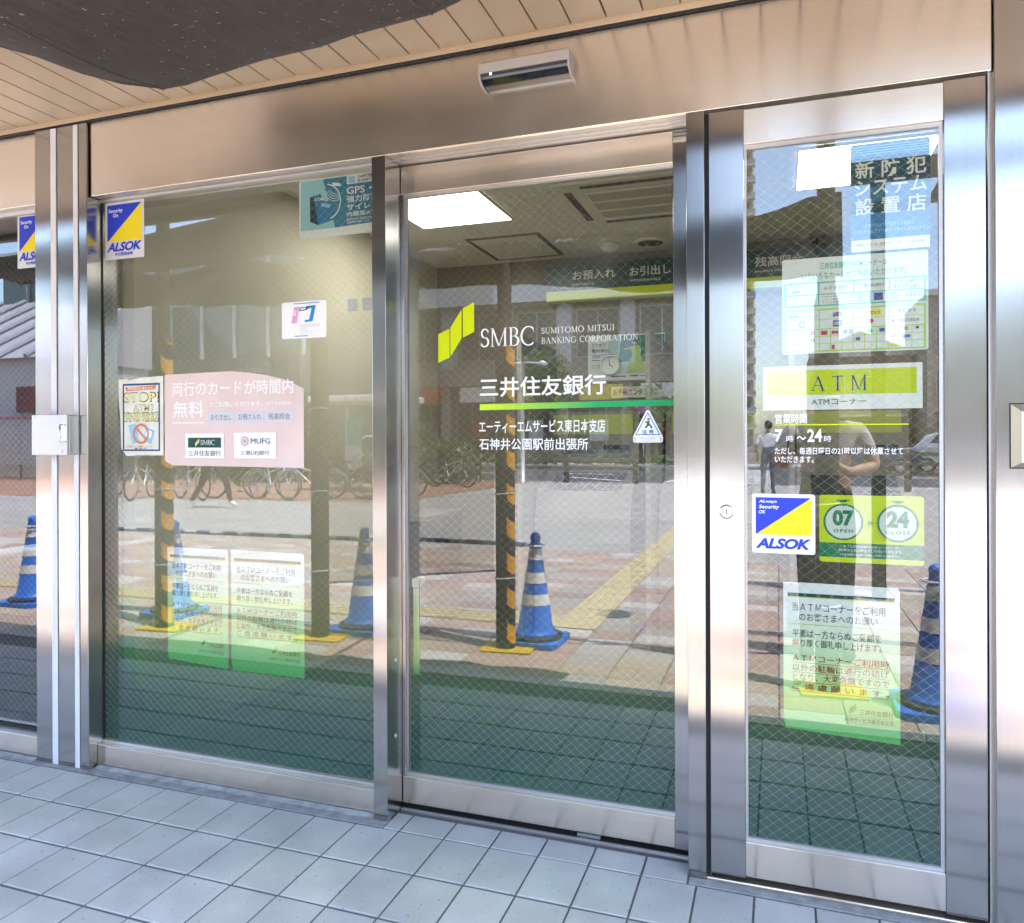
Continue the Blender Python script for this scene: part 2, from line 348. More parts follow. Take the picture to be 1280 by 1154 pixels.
# ================================================================== THE GROUND
GROUT = mat('grey_grout', (0.13, 0.13, 0.128), 0.9, var=0.2, vscale=60)
def tile_material():
    m = bpy.data.materials.new('pale_grey_floor_tile'); m.use_nodes = True; t = m.node_tree; b = t.nodes['Principled BSDF']
    g = t.nodes.new('ShaderNodeNewGeometry'); oi = t.nodes.new('ShaderNodeObjectInfo')
    n = t.nodes.new('ShaderNodeTexNoise'); n.inputs['Scale'].default_value = 420; n.inputs['Detail'].default_value = 3
    n2 = t.nodes.new('ShaderNodeTexNoise'); n2.inputs['Scale'].default_value = 5; n2.inputs['Detail'].default_value = 5
    n3 = t.nodes.new('ShaderNodeTexNoise'); n3.inputs['Scale'].default_value = 75; n3.inputs['Detail'].default_value = 2
    for q in (n, n2, n3): t.links.new(g.outputs['Position'], q.inputs['Vector'])
    def rng(src, a, b_, lo, hi):
        r = t.nodes.new('ShaderNodeMapRange'); r.inputs[1].default_value = a; r.inputs[2].default_value = b_; r.inputs[3].default_value = lo; r.inputs[4].default_value = hi
        t.links.new(src, r.inputs[0]); return r.outputs[0]
    def mul(a, c):
        q = t.nodes.new('ShaderNodeMath'); q.operation = 'MULTIPLY'; t.links.new(a, q.inputs[0]); t.links.new(c, q.inputs[1]); return q.outputs[0]
    v = mul(mul(rng(n.outputs[0], .3, .7, .93, 1.07), rng(n2.outputs[0], .3, .7, .82, 1.09)), mul(rng(oi.outputs['Random'], 0, 1, .92, 1.06), rng(n3.outputs[0], .67, .73, 1.0, .55)))
    h = t.nodes.new('ShaderNodeHueSaturation'); h.inputs['Color'].default_value = (0.53, 0.505, 0.475, 1); t.links.new(v, h.inputs['Value']); t.links.new(h.outputs[0], b.inputs['Base Color'])
    t.links.new(rng(n2.outputs[0], .3, .7, .42, .58), b.inputs['Roughness']); b.inputs['Specular IOR Level'].default_value = .45
    bp = t.nodes.new('ShaderNodeBump'); bp.inputs['Strength'].default_value = .12; bp.inputs['Distance'].default_value = .004
    t.links.new(n.outputs[0], bp.inputs['Height']); t.links.new(bp.outputs[0], b.inputs['Normal']); return m
TILE = tile_material()
PORCH_Y = -1.30
ground = struct(MB().add([(-400, -400, -.09), (400, -400, -.09), (400, 60, -.09), (-400, 60, -.09)], [(0, 1, 2, 3)]).build('ground', mat('earth', (0.16, 0.14, 0.11), 0.9, var=.2, vscale=.3)))
porch = struct(MB().box(-9, 6, PORCH_Y, 0.5, -.088, -.004).build('porch_floor', GROUT))
def tile_mesh(wx, wy, h=.006, ch=.0018):
    me = bpy.data.meshes.new('floor_tile'); a, b = wx/2, wy/2
    v = [(-a, -b, -h), (a, -b, -h), (a, b, -h), (-a, b, -h), (-a, -b, -ch), (a, -b, -ch), (a, b, -ch), (-a, b, -ch), (-a+ch, -b+ch, 0), (a-ch, -b+ch, 0), (a-ch, b-ch, 0), (-a+ch, b-ch, 0)]
    f = [(8, 9, 10, 11)]+[(i, (i+1) % 4, (i+1) % 4+4, i+4) for i in range(4)]+[(i+4, (i+1) % 4+4, (i+1) % 4+8, i+8) for i in range(4)]
    me.from_pydata(v, [], f); return me, v, f
PX, PY, X0T, Y0T = 0.16, 0.216, -0.068, -0.036
tm, tv, tf = tile_mesh(PX-.0062, PY-.0105); tm.materials.append(TILE)
ts, tv2, tf2 = tile_mesh(PX-.007, .105); ts.materials.append(TILE)
rest = MB()
for i in range(-55, 38):
    for k in range(6):
        cx = X0T+PX*(i+.5); cyy = Y0T-PY*(k+.5); jz = random.uniform(-.0008, .0008)
        if cyy-PY/2 < PORCH_Y+.0: continue
        if -24 <= i <= 4:
            o = bpy.data.objects.new('floor_tile', tm); col.objects.link(o); o.parent = porch
            o.location = Vector((cx, cyy, jz))-ORG[porch.name]; o.rotation_euler = (random.uniform(-.003, .003), random.uniform(-.003, .003), random.uniform(-.003, .003))
        else: rest.add([(x+cx, y+cyy, z+jz) for x, y, z in tv], tf)
for i in range(-8, -1):   # cut tiles in the door recess
    x0 = max(X0T+PX*i+.0035, -1.246); x1 = min(X0T+PX*(i+1)-.0035, -.256)
    if x1-x0 < .02: continue
    o = bpy.data.objects.new('floor_tile', ts); col.objects.link(o); o.parent = porch; o.scale = ((x1-x0)/(PX-.007), 1, 1)
    o.location = Vector(((x0+x1)/2, Y0T+.0555, -.0004))-ORG[porch.name]
stuff(rest.build('floor_tile', TILE, porch))
# mortar and silicone along the foot of the front
MORT = mat('pale_mortar', (0.31, 0.305, 0.295), .8, var=.25, vscale=25, bump=.4, bscale=60)
mb = MB()
for a, b, yo in ((-4.2, -2.84, .0), (-2.55, -1.31, .026)):
    n = 26; pts = []
    for i in range(n+1):
        x = a+(b-a)*i/n; pts.append((x, yo+random.uniform(-.026, -.016)))
    for i in range(n):
        (xa, ya), (xb, yb) = pts[i], pts[i+1]
        mb.add([(xa, ya, .0005), (xb, yb, .0005), (xb, yo-.0005, .009), (xa, yo-.0005, .009)], [(0, 1, 2, 3)])
mb.build('sealant_bead', MORT, porch)
BOX('mortar_strip', MORT, porch, -.2, 2.0, -.034, .0, -.003, .0022)
BOX('mortar_strip', MORT, porch, -9, -1.25, -.033, .03, -.003, .0008)
BOX('mortar_strip', MORT, porch, -.25, -.2, -.034, -.002, -.003, .002)
# kerb stone at the porch edge
KERB = mat('pale_kerb_stone', (0.45, 0.44, 0.41), .8, var=.15, vscale=40, bump=.2, bscale=150)
kerb = struct(MB().box(-9, 6, PORCH_Y-.004, PORCH_Y, -.08, -.0).build('porch_edge', GROUT))
for i in range(25):
    BOX('kerb_stone', KERB, kerb, -9+.6*i+.003, -9+.6*i+.597, PORCH_Y-.125, PORCH_Y-.005, -.085, -.001, bev=.006)

# plaza: coloured pavers near by, grey pavers beyond, all laid just below the porch
PZ = -.030
def ptile(n, c): return mat(n, c, .8, var=.12, vscale=45, bump=.25, bscale=220, randv=.07)
PAVC = [ptile('paver_pink', (.37, .265, .22)), ptile('paver_tan', (.38, .315, .24)), ptile('paver_grey', (.36, .33, .30)), ptile('paver_pale', (.44, .415, .375)), ptile('paver_rose', (.32, .245, .215))]
JOINT = mat('sand_joint', (0.13, 0.115, 0.095), .95, var=.2, vscale=80)
plaza = struct(MB().add([(-60, -20.4, PZ-.006), (40, -20.4, PZ-.006), (40, PORCH_Y-.126, PZ-.006), (-60, PORCH_Y-.126, PZ-.006)], [(0, 1, 2, 3)]).build('plaza', JOINT))
pm = []
QX, QY = .30, .20
for m in PAVC:
    me, pv, pf = tile_mesh(QX-.006, QY-.006, .03, .003); me.materials.append(m); pm.append(me)
XA, YA = -.0, PORCH_Y-.13
TX0, TX1, TY = -1.50, -1.20, YA-1.2     # tactile strip
prest = MB()
for i in range(-46, 24):
    for k in range(24):
        cx = QX*(i+.5); cyy = YA-QY*(k+.5)
        if TX0 < cx < TX1 and cyy < TY: continue
        if cx < TX0 and TY-.4 < cyy < TY: continue
        ci = random.choices((0, 1, 2, 3, 4), (4, 3, 4, 3, 2))[0]; jz = random.uniform(-.0015, .0015)
        if -12 <= i <= 4 and k < 18:
            o = bpy.data.objects.new('paver', pm[ci]); col.objects.link(o); o.parent = plaza
            o.location = Vector((cx, cyy, PZ+jz))-ORG[plaza.name]; o.rotation_euler = (random.uniform(-.004, .004), random.uniform(-.004, .004), 0)
        else:
            prest.m = ci; prest.add([(x+cx, y+cyy, z+PZ+jz) for x, y, z in pv], pf)
stuff(prest.build('paver', PAVC, plaza))
def brick_sheet(name, c1, c2, cm, bw, bh, rough=.85):
    m = bpy.data.materials.new(name); m.use_nodes = True; t = m.node_tree; b = t.nodes['Principled BSDF']; b.inputs['Roughness'].default_value = rough
    g = t.nodes.new('ShaderNodeNewGeometry'); br = t.nodes.new('ShaderNodeTexBrick'); br.inputs['Scale'].default_value = 1
    br.inputs['Color1'].default_value = (*c1, 1); br.inputs['Color2'].default_value = (*c2, 1); br.inputs['Mortar'].default_value = (*cm, 1)
    br.inputs['Brick Width'].default_value = bw; br.inputs['Row Height'].default_value = bh; br.inputs['Mortar Size'].default_value = .004
    t.links.new(g.outputs['Position'], br.inputs['Vector'])
    n = t.nodes.new('ShaderNodeTexNoise'); n.inputs['Scale'].default_value = 1.3; n.inputs['Detail'].default_value = 6; t.links.new(g.outputs['Position'], n.inputs['Vector'])
    mr = t.nodes.new('ShaderNodeMapRange'); mr.inputs[1].default_value = .3; mr.inputs[2].default_value = .7; mr.inputs[3].default_value = .85; mr.inputs[4].default_value = 1.12; t.links.new(n.outputs[0], mr.inputs[0])
    h = t.nodes.new('ShaderNodeHueSaturation'); t.links.new(br.outputs[0], h.inputs['Color']); t.links.new(mr.outputs[0], h.inputs['Value']); t.links.new(h.outputs[0], b.inputs['Base Color']); return m
GREYP = brick_sheet('grey_paving', (.33, .32, .30), (.39, .38, .36), (.18, .17, .16), .2, .1)
struct(MB().add([(-60, -20.3, PZ-.002), (40, -20.3, PZ-.002), (40, YA-4.8, PZ-.002), (-60, YA-4.8, PZ-.002)], [(0, 1, 2, 3)]).build('grey_pavement', GREYP))
REDP = brick_sheet('red_brick_paving', (.30, .16, .115), (.36, .21, .15), (.16, .12, .10), .2, .1)
struct(MB().add([(-60, -20.2, PZ+.003), (-7.2, -20.2, PZ+.003), (-7.6, -12.0, PZ+.003), (-30, -10.2, PZ+.003), (-60, -9.6, PZ+.003)], [(0, 1, 2, 3, 4)]).build('red_pavement', REDP))
# yellow tactile strips
TACT = mat('tactile_yellow', (.50, .43, .25), .75, var=.1, vscale=20, randv=.05)
tact = struct(MB().box(TX0, TX1+.0, -15.0, TY, PZ-.005, PZ+.001).build('tactile_paving', TACT))
def tact_tile(dots):
    mb = MB(); mb.box(-.147, .147, -.147, .147, -.004, .003)
    if dots:
        for a in range(5):
            for b in range(5): mb.lathe([(.015, .003), (.009, .008)], -.12+.06*a, -.12+.06*b, 8)
    else:
        for a in range(4): mb.box(-.1125+.075*a-.011, -.1125+.075*a+.011, -.135, .135, .003, .008)
    me = bpy.data.meshes.new('tactile_tile'); me.from_pydata(mb.v, [], mb.f); me.materials.append(TACT); return me
BOX('edge_slab', PAVC[2], tact, -14, TX0-.003, TY-.397, TY-.303, PZ-.03, PZ)
tb, td = tact_tile(False), tact_tile(True)
def tt(me, x, y, rz):
    o = bpy.data.objects.new('tactile_tile', me); col.objects.link(o); o.parent = tact; o.location = Vector((x, y, PZ+.002))-ORG[tact.name]; o.rotation_euler = (0, 0, rz)
for k in range(40): tt(td if k < 2 else tb, (TX0+TX1)/2, TY-.15-.3*k, 0)
for i in range(28):
    tt(td if i < 1 else tb, TX0-.15-.3*i, TY-.15, R(90)); 
# round manhole cover
mh = thing('manhole_cover', 'round dark iron manhole cover in the coloured pavers, seen in the door glass', 'manhole cover', (-1.17, -3.15, PZ))
IRON = mat('cast_iron', (.16, .16, .165), .6, .4, var=.3, vscale=60)
MB().lathe([(.13, PZ-.004), (.13, PZ+.006), (.118, PZ+.006), (.118, PZ+.003)], -1.17, -3.15, 28).build('rim', IRON, mh)
mb = MB(); mb.lathe([(.116, PZ-.003), (.116, PZ+.004), (.0, PZ+.004)], -1.17, -3.15, 28); mb.build('lid', IRON, mh)
mb = MB()
for a in range(12):
    for r_ in (.04, .075, .1): mb.box(-1.17+r_*math.cos(a*.5236)-.007, -1.17+r_*math.cos(a*.5236)+.007, -3.15+r_*math.sin(a*.5236)-.007, -3.15+r_*math.sin(a*.5236)+.007, PZ+.004, PZ+.008)
stuff(mb.build('grip_stud', mat('worn_iron', (.25, .25, .25), .45, .8), mh))
# road
ASPH = mat('asphalt', (.075, .075, .078), .85, var=.18, vscale=2.5, bump=.2, bscale=60)
struct(MB().add([(-90, -33, -.075), (90, -33, -.075), (90, -20.5, -.075), (-90, -20.5, -.075)], [(0, 1, 2, 3)]).build('road', ASPH))
RK = mat('concrete_kerb', (.42, .42, .40), .8, var=.15, vscale=12)
rk = struct(MB().box(-90, 90, -20.52, -20.38, -.09, PZ+.002).build('road_kerb', RK)); rk2 = struct(MB().box(-90, 90, -33.2, -33.0, -.09, .06).build('road_kerb', RK))
struct(MB().box(-90, 90, -36.5, -33.2, -.09, .05).build('far_pavement', brick_sheet('far_paving', (.36, .35, .33), (.42, .41, .39), (.2, .2, .2), .3, .15)))
RW = mat('road_paint', (.72, .72, .70), .7, var=.1, vscale=8)
mk = struct(MB().box(-3.4, -.2, -21.3, -20.9, -.074, -.070).build('road_marking', RW))
for i in range(1, 13): BOX('crosswalk_stripe', RW, mk, -3.4, -.2, -21.3-.9*i, -20.85-.9*i, -.074, -.070)
for i in range(-14, 16):
    if not -5 < 4*i < 1: BOX('lane_dash', RW, mk, 4*i, 4*i+2.2, -26.8, -26.62, -.074, -.070)
MB().prism_xy([(-7.6, -24.4), (-7.3, -24.4), (-4.6, -22.2), (-4.95, -22.2)], -.074, -.070).build('slanting_mark', RW, mk)
BOX('edge_line', RW, mk, -80, -5, -21.0, -20.86, -.074, -.070); BOX('edge_line', RW, mk, 1, 80, -21.0, -20.86, -.074, -.070)

# ================================================================== THE SHOP FRONT
GASK = mat('black_gasket', (.012, .012, .012), .7); DARKV = mat('dark_gap', (.01, .01, .01), .8)
WSTRIP = mat('white_plastic_strip', (.70, .69, .72), .45, var=.04, vscale=20); WIRE = mat('glass_wire', (.50, .52, .48), .4, .3)
def wire_mesh(x0, x1, z0, z1, y, parent, p=.0285, k=.84, ph=0.0):
    mb = MB(); hw = .00025
    def seg(xa, za, xb, zb, yo):
        d = math.hypot(xb-xa, zb-za)
        if d < .004: return
        nx, nz = -(zb-za)/d*hw, (xb-xa)/d*hw
        mb.add([(xa+nx, yo, za+nz), (xb+nx, yo, zb+nz), (xb-nx, yo, zb-nz), (xa-nx, yo, za-nz), (xa, yo+.0007, za), (xb, yo+.0007, zb)], [(0, 1, 2, 3), (0, 4, 5, 1), (3, 2, 5, 4)])
    for s in (1, -1):
        c = math.floor((z0-k*max(s*x0, s*x1))/p)*p+ph
        while c < z1-k*min(s*x0, s*x1):
            xs = sorted(((z0-c)/(s*k), (z1-c)/(s*k))); a, b = max(x0, xs[0]), min(x1, xs[1])
            if b > a: seg(a, c+s*k*a, b, c+s*k*b, y+(0 if s > 0 else .0006))
            c += p
    return stuff(mb.build('wire_mesh', WIRE, parent))
def pane(x0, x1, z0, z1, y, parent, name='glass_pane'):
    mb = MB(); mb.box(x0, x1, y, y+.006, z0, z1); mb.mi[:] = [1, 1, 0, 1, 1, 1]
    return mb.build(name, [GLASS, GCLEAR], parent)
def film(x0, x1, z0, z1, y, parent):
    return MB().add([(x0, y, z0), (x1, y, z0), (x1, y, z1), (x0, y, z1)], [(0, 1, 2, 3)]).build('green_film', FILM, parent)

# soffit of narrow planks over the porch
SOFC = mat('tan_soffit_paint', (.53, .41, .28), .40, var=.05, vscale=3, randv=.03)
soffit = struct(MB().box(-9, 7, -1.02, -.02, 2.585, 2.70).build('soffit', mat('soffit_void', (.02, .018, .015), .9)))
npk = int(16/.11)
for i in range(npk):
    x = -9+.11*i+.045; ln = MB().box(x+.0025, x+.1075, -1.015, -.022, 2.562, 2.58, bev=.003); ln.build('soffit_plank', SOFC, soffit)
BOX('edge_trim', SOFC, soffit, -9, 7, -.020, -.001, 2.545, 2.585, bev=.002); BOX('shadow_line', GASK, soffit, -9, 7, -.018, -.002, 2.5405, 2.545)
BOX('edge_fascia', mat('bronze_fascia', (.20, .15, .11), .4, .4), soffit, -9, 7, -1.07, -1.021, 2.53, 2.72, bev=.004)
BOX('roof_slab', mat('concrete', (.38, .37, .35), .8, var=.1, vscale=2), soffit, -9, 7, -1.02, .2, 2.705, 2.85)
# building body above and at both ends, so that the shop is not a loose sheet
CLAD = mat('grey_cladding', (.42, .41, .40), .6, var=.06, vscale=1.5)
bld = thing('bank_building', 'grey clad building over the bank front, above the porch soffit', 'building', (-1, 2.5, 0))
BOX('upper_wall', CLAD, bld, -9, 7, .2, 6.0, 2.86, 9.0); BOX('back_wall', CLAD, bld, -9, 7, 5.0, 5.2, 0, 2.86)
BOX('side_wall', CLAD, bld, 6.0, 6.2, .3, 5.0, 0, 2.86); BOX('side_wall', CLAD, bld, -9, -8.8, .3, 5.0, 0, 2.86)
for i in range(8):
    wv = MB().box(-8.4+1.95*i, -7.2+1.95*i, .15, .198, 4.2, 5.8).build('window', mat('dark_window', (.03, .04, .05), .1), bld)
# header panel over the doors
hd = thing('header_panel', 'long brushed steel header panel above the window and both doors', 'panel', (-1, 0, 2.25))
BOX('steel_face', STH, hd, -2.548, .530, 0, .012, 2.2515, 2.540, bev=.0015)
BOX('under_return', STD, hd, -2.548, .530, .0125, .16, 2.2525, 2.262)
BOX('back_box', STD, hd, -2.548, .530, .161, .20, 2.2525, 2.54)
for zz in (2.2495,): BOX('groove_line', STD, hd, -1.249, -.254, .045, .048, 2.2492, 2.2524); BOX('groove_line', STD, hd, -1.249, -.254, .075, .078, 2.2492, 2.2524)
hd2 = thing('header_panel', 'short brushed steel header panel left of the steel column', 'panel', (-3.5, 0, 2.25))
BOX('steel_face', STH, hd2, -4.6, -2.833, .004, .016, 2.2515, 2.540, bev=.0015); BOX('under_return', STD, hd2, -4.6, -2.833, .0165, .1, 2.2525, 2.262)
# left column with two white strips
lc = thing('steel_column', 'broad brushed steel column with two white upright strips', 'column', (-2.69, 0, 0))
BOX('steel_cladding', STV, lc, -2.830, -2.556, -.012, .16, 0, 2.5405, bev=.002)
for a, b in ((-2.741, -2.712), (-2.622, -2.599)): BOX('white_strip', WSTRIP, lc, a, b, -.0165, -.0125, .003, 2.536, bev=.002)
kb = thing('key_box', 'small square steel box with a wire handle on the left column', 'box', (-2.69, -.04, 1.235))
BOX('box_body', STD, kb, -2.784, -2.596, -.060, -.017, 1.237, 1.393, bev=.003); BOX('box_door', STD, kb, -2.784, -2.598, -.067, -.0605, 1.236, 1.394, bev=.002)
hdl = MB().tube([(-2.612, -.068, 1.355), (-2.612, -.086, 1.352), (-2.612, -.088, 1.32), (-2.612, -.086, 1.288), (-2.612, -.068, 1.285)], .004, 8).build('handle', mat('chrome', (.75, .75, .75), .12, 1), kb, smooth=True)
BOX('handle_plate', mat('chrome', ()), kb, -2.628, -2.60, -.0695, -.0672, 1.275, 1.365, bev=.001)
q = MB().lathe([(.007, 0), (.007, .0015), (0, .0015)], 0, 0, 14); q.v = [(-2.63+v[0], -.0673-v[2], 1.252+v[1]) for v in q.v]; q.build('key_lock', mat('satin_nickel', (.62, .59, .54), .28, 1), kb)
for xx, zz in ((-2.776, 1.385), (-2.776, 1.244)): q = MB().lathe([(.0035, 0), (.0035, .001), (0, .0015)], 0, 0, 10); q.v = [(xx+v[0], -.0672-v[2], zz+v[1]) for v in q.v]; q.build('rivet', mat('satin_nickel', ()), kb)
# outer left window
lw = thing('fixed_window', 'narrow strip of wired window at the far left edge', 'window', (-3.6, .06, 0))
BOX('sill', STH, lw, -4.6, -2.833, .004, .10, .002, .088, bev=.0015); BOX('frame_bead', GASK, lw, -4.6, -2.833, .055, .060, .089, .101)
BOX('head_bead', STD, lw, -4.6, -2.833, .045, .066, 2.235, 2.2515)
pane(-4.6, -2.833, .100, 2.234, .062, lw); wire_mesh(-4.6, -2.834, .101, 2.233, .0645, lw, p=.0285, ph=.005)
# big fixed window
fw = thing('fixed_window', 'large wired window covered in notices, between column and mullion', 'window', (-1.93, .06, 0))
sill = BOX('sill', STH, fw, -2.5545, -1.303, .028, .10, .002, .088, bev=.0015)
BOX('frame_bead', STD, fw, -2.5545, -1.303, .052, .0612, .0885, .099)
BOX('head_bead', STD, fw, -2.5545, -1.303, .045, .0655, 2.240, 2.2505); BOX('side_bead', GASK, fw, -2.5548, -2.5525, .056, .0615, .099, 2.240)
pane(-2.5545, -1.303, .097, 2.2395, .062, fw); wire_mesh(-2.554, -1.3035, .098, 2.239, .0645, fw); film(-2.554, -1.3035, .098, .82, .0690, fw)
# mullion and door post
mu = thing('mullion', 'slim brushed steel mullion between window and sliding door', 'mullion', (-1.275, .07, 0))
BOX('steel_cladding', STV, mu, -1.3015, -1.2495, 0, .15, .002, 2.2510, bev=.0012)
for zz in (.5, .735, .2): MB().lathe([(.006, 0), (.006, .002), (.003, .003), (0, .003)], 0, 0, 12).v
for zz in (.27, .53):
    q = MB().lathe([(.008, 0), (.008, .0015), (.005, .0035), (0, .0035)], 0, 0, 14); q.v = [(-1.2492+v[2], .062+v[0], zz+v[1]) for v in q.v]; q.build('screw', mat('screw_steel', (.7, .68, .62), .3, 1), mu)
po = thing('door_post', 'narrow steel post between the sliding door and the hinged door', 'post', (-.228, .07, 0))
BOX('steel_cladding', STV, po, -.2535, -.2020, -.001, .15, .002, 2.2508, bev=.0012); BOX('black_seal', GASK, po, -.2018, -.1905, .014, .03, .004, 2.245)
# sliding door (set back)
sl = thing('sliding_door', 'wired glass automatic sliding door carrying the bank name', 'door', (-.76, .12, 0))
BOX('bottom_rail', STH, sl, -1.2470, -.3065, .11, .15, .020, .112, bev=.0012); BOX('top_rail', STH, sl, -1.2470, -.3065, .11, .15, 2.150, 2.2470, bev=.0012)
BOX('stile', STV, sl, -.3060, -.2560, .108, .15, .018, 2.2480, bev=.0012); BOX('stile', STV, sl, -1.2485, -1.2380, .1115, .15, .1125, 2.1495, bev=.001)
BOX('glass_bead', STD, sl, -1.2375, -.3062, .121, .133, .1125, .1250); BOX('glass_bead', STD, sl, -1.2375, -.3062, .121, .133, 2.138, 2.1495)
BOX('glass_bead', STD, sl, -1.2375, -1.2290, .121, .133, .1255, 2.1375)
pane(-1.229, -.3064, .1245, 2.1385, .127, sl); wire_mesh(-1.2285, -.3068, .125, 2.138, .1295, sl, ph=.011); film(-1.2285, -.3068, .125, .82, .1342, sl)
gh = MB().box(-1.222, -1.198, .139, .152, .46, .77, bev=.004).build('pull_handle', mat('pale_aluminium', (.75, .74, .68), .35, .6), sl)
MB().prism_yz([(.139, .77), (.139, .80), (.19, .80), (.19, .785)], -1.224, -1.197).build('handle_bracket', MATS['pale_aluminium'], sl)
th = thing('door_track', 'black floor track with steel edge under the sliding door', 'track', (-.75, .1, 0))
BOX('track_channel', DARKV, th, -1.2475, -.2545, .105, .19, -.003, .0035); BOX('steel_edge', STD, th, -1.2475, -.2545, .092, .1045, -.003, .0055, bev=.001)
BOX('guide_block', mat('grey_metal', (.35, .35, .35), .4, .6), th, -.62, -.545, .112, .14, .004, .015)
# hinged door
hg = thing('hinged_door', 'narrow wired glass hinged door with key lock and bank notices', 'door', (.16, .02, 0))
BOX('stile', STV, hg, -.1895, -.0925, .005, .045, .022, 2.2420, bev=.0012); BOX('stile', STV, hg, .4200, .5175, .005, .045, .022, 2.2420, bev=.0012)
BOX('top_rail', STH, hg, -.0920, .4195, .0065, .044, 2.1400, 2.2400, bev=.0012); BOX('bottom_rail', STH, hg, -.0920, .4195, .0065, .044, .0270, .1260, bev=.0012)
for a in ((-.0918, .4193, .1265, .1370), (-.0918, .4193, 2.1270, 2.1395)): BOX('glass_bead', STD, hg, a[0], a[1], .016, .026, a[2], a[3])
for a in ((-.0918, -.0850), (.4090, .4193)): BOX('glass_bead', STD, hg, a[0], a[1], .0155, .0262, .1372, 2.1268)
pane(-.0849, .4089, .1365, 2.1272, .022, hg); wire_mesh(-.0846, .4086, .137, 2.1268, .0245, hg, p=.0282, k=.80); film(-.0846, .4086, .137, .82, .0290, hg)
lk = MB().lathe([(.021, 0), (.021, .003), (.017, .006), (.014, .006), (.014, .0045), (0, .0045)], 0, 0, 24); lk.v = [(-.142+v[0], .0048-v[2], 1.079+v[1]) for v in lk.v]
lko = lk.build('lock_cylinder', mat('satin_nickel', (.62, .59, .54), .28, 1), hg); BOX('keyhole', GASK, lko, -.1432, -.1408, -.0004, .0002, 1.072, 1.086)
lt = BOX('latch_bolt', mat('satin_nickel', ()), hg, -.1912, -.1896, .018, .03, 1.06, 1.10)
BOX('threshold', STH, hg, -.2015, .5295, -.004, .05, .0025, .0125, bev=.003)
BOX('door_seal', GASK, hg, -.19, .518, .030, .044, .013, .0215)
# right-hand wall
rw = thing('steel_wall', 'brushed steel wall panel at the right edge beyond the hinged door', 'wall', (1.0, 0, 0))
BOX('steel_cladding', STV, rw, .5330, 2.4, -.014, .12, .002, 2.5402, bev=.002); BOX('black_gap', DARKV, rw, .5180, .5328, .05, .06, .013, 2.2515)
BOX('rebate', STD, rw, .5235, .5329, .012, .05, .013, 2.2512)
BOX('steel_cladding', STV, rw, 2.402, 6.0, -.012, .12, .002, 2.5402, bev=.002)
ic = thing('wall_switch', 'beige metal switch plate with sloping edges on the steel wall at far right', 'box', (.66, -.02, 1.21))
mb = MB(); x0, x1, z0, z1 = .566, .76, 1.213, 1.378
mb.add([(x0, -.0145, z0), (x1, -.0145, z0), (x1, -.0145, z1), (x0, -.0145, z1), (x0+.018, -.042, z0+.014), (x1-.018, -.042, z0+.014), (x1-.018, -.042, z1-.02), (x0+.018, -.042, z1-.02)],
       [(4, 5, 6, 7), (0, 1, 5, 4), (1, 2, 6, 5), (2, 3, 7, 6), (3, 0, 4, 7)])
mb.build('bevelled_cover', mat('champagne_metal', (.62, .56, .45), .35, .7), ic); BOX('back_gasket', GASK, ic, x0-.002, x1+.002, -.0155, -.0142, z0-.002, z1+.002)
# wall on the far left beyond the strip window
BOX('steel_cladding', STV, lw, -9, -4.603, -.012, .1, .002, 2.54)
# door sensor on the header
se = thing('door_sensor', 'white door sensor with dark lens strip mounted on the steel header', 'sensor', (-.74, -.03, 2.37))
SEW = mat('pale_plastic', (.42, .39, .36), .35); DKP = mat('black_lens', (.008, .008, .012), .06, spec=.8)
MB().prism_yz([(-.001, 2.476), (-.060, 2.473), (-.064, 2.468), (-.064, 2.438), (-.058, 2.438), (-.001, 2.438)], -.885, -.592).build('housing', SEW, se)
MB().prism_yz([(-.001, 2.4375), (-.0605, 2.4375), (-.055, 2.422), (-.030, 2.410), (-.001, 2.408)], -.879, -.598).build('lens', DKP, se)
for xa, xb in ((-.885, -.8795), (-.5975, -.592)): MB().prism_yz([(-.001, 2.4378), (-.064, 2.4378), (-.060, 2.420), (-.034, 2.406), (-.001, 2.403)], xa, xb).build('end_cap', SEW, se)
BOX('lens_strip', mat('smoked_lens', (.06, .06, .07), .1), se, -.878, -.599, -.0625, -.0610, 2.4290, 2.4365)
BOX('indicator_lamp', mat('blue_indicator', (.1, .2, .9), .3, emit=(.2, .35, 1), estr=3), se, -.848, -.842, -.0637, -.0627, 2.430, 2.4355)

# ================================================================== NOTICES AND LETTERING ON THE GLASS (inside face)
YL, YS, YD = .0735, .1385, .0335        # just behind each pane
OL, OS, OD = .0605, .1255, .0205        # on the outer face
def alsok_a(label, x0, x1, z0, z1, y):
    p = Poster('security_sticker', label, 'sticker', x0, x1, z0, z1, y, mat('sticker_silver', (.66, .67, .70), .45))
    p.poly('blue_triangle', BLUE, [(.06, .045), (.94, .045), (.06, .69)]); p.poly('yellow_triangle', YEL, [(.945, .05), (.945, .69), (.065, .69)])
    p.text(WHITE, ('Security', .10, .115, .46, .20), ('On', .21, .20, .34, .265), bold=.015)
    p.text(BLUE, ('ALSOK', .05, .705, .95, .865), bold=.035, shear=.25, spacing=.95); p.text(BLUE, ('綜合警備保障', .27, .885, .72, .945), bold=.01); return p
alsok_a('blue and yellow security sticker at the top left of the big window', -2.540, -2.343, 2.012, 2.2395, OL)
alsok_a('blue and yellow security sticker half hidden behind the steel column', -3.018, -2.836, 2.015, 2.240, OL)
p = Poster('security_sticker', 'white bordered blue and yellow security sticker below the ATM plate', 'sticker', -.0722, .0980, .962, 1.1320, OD, WHITE, rnd=.006)
p.poly('blue_triangle', BLUE, [(.06, .06), (.94, .06), (.06, .69)]); p.poly('yellow_triangle', YEL, [(.945, .065), (.945, .69), (.065, .69)])
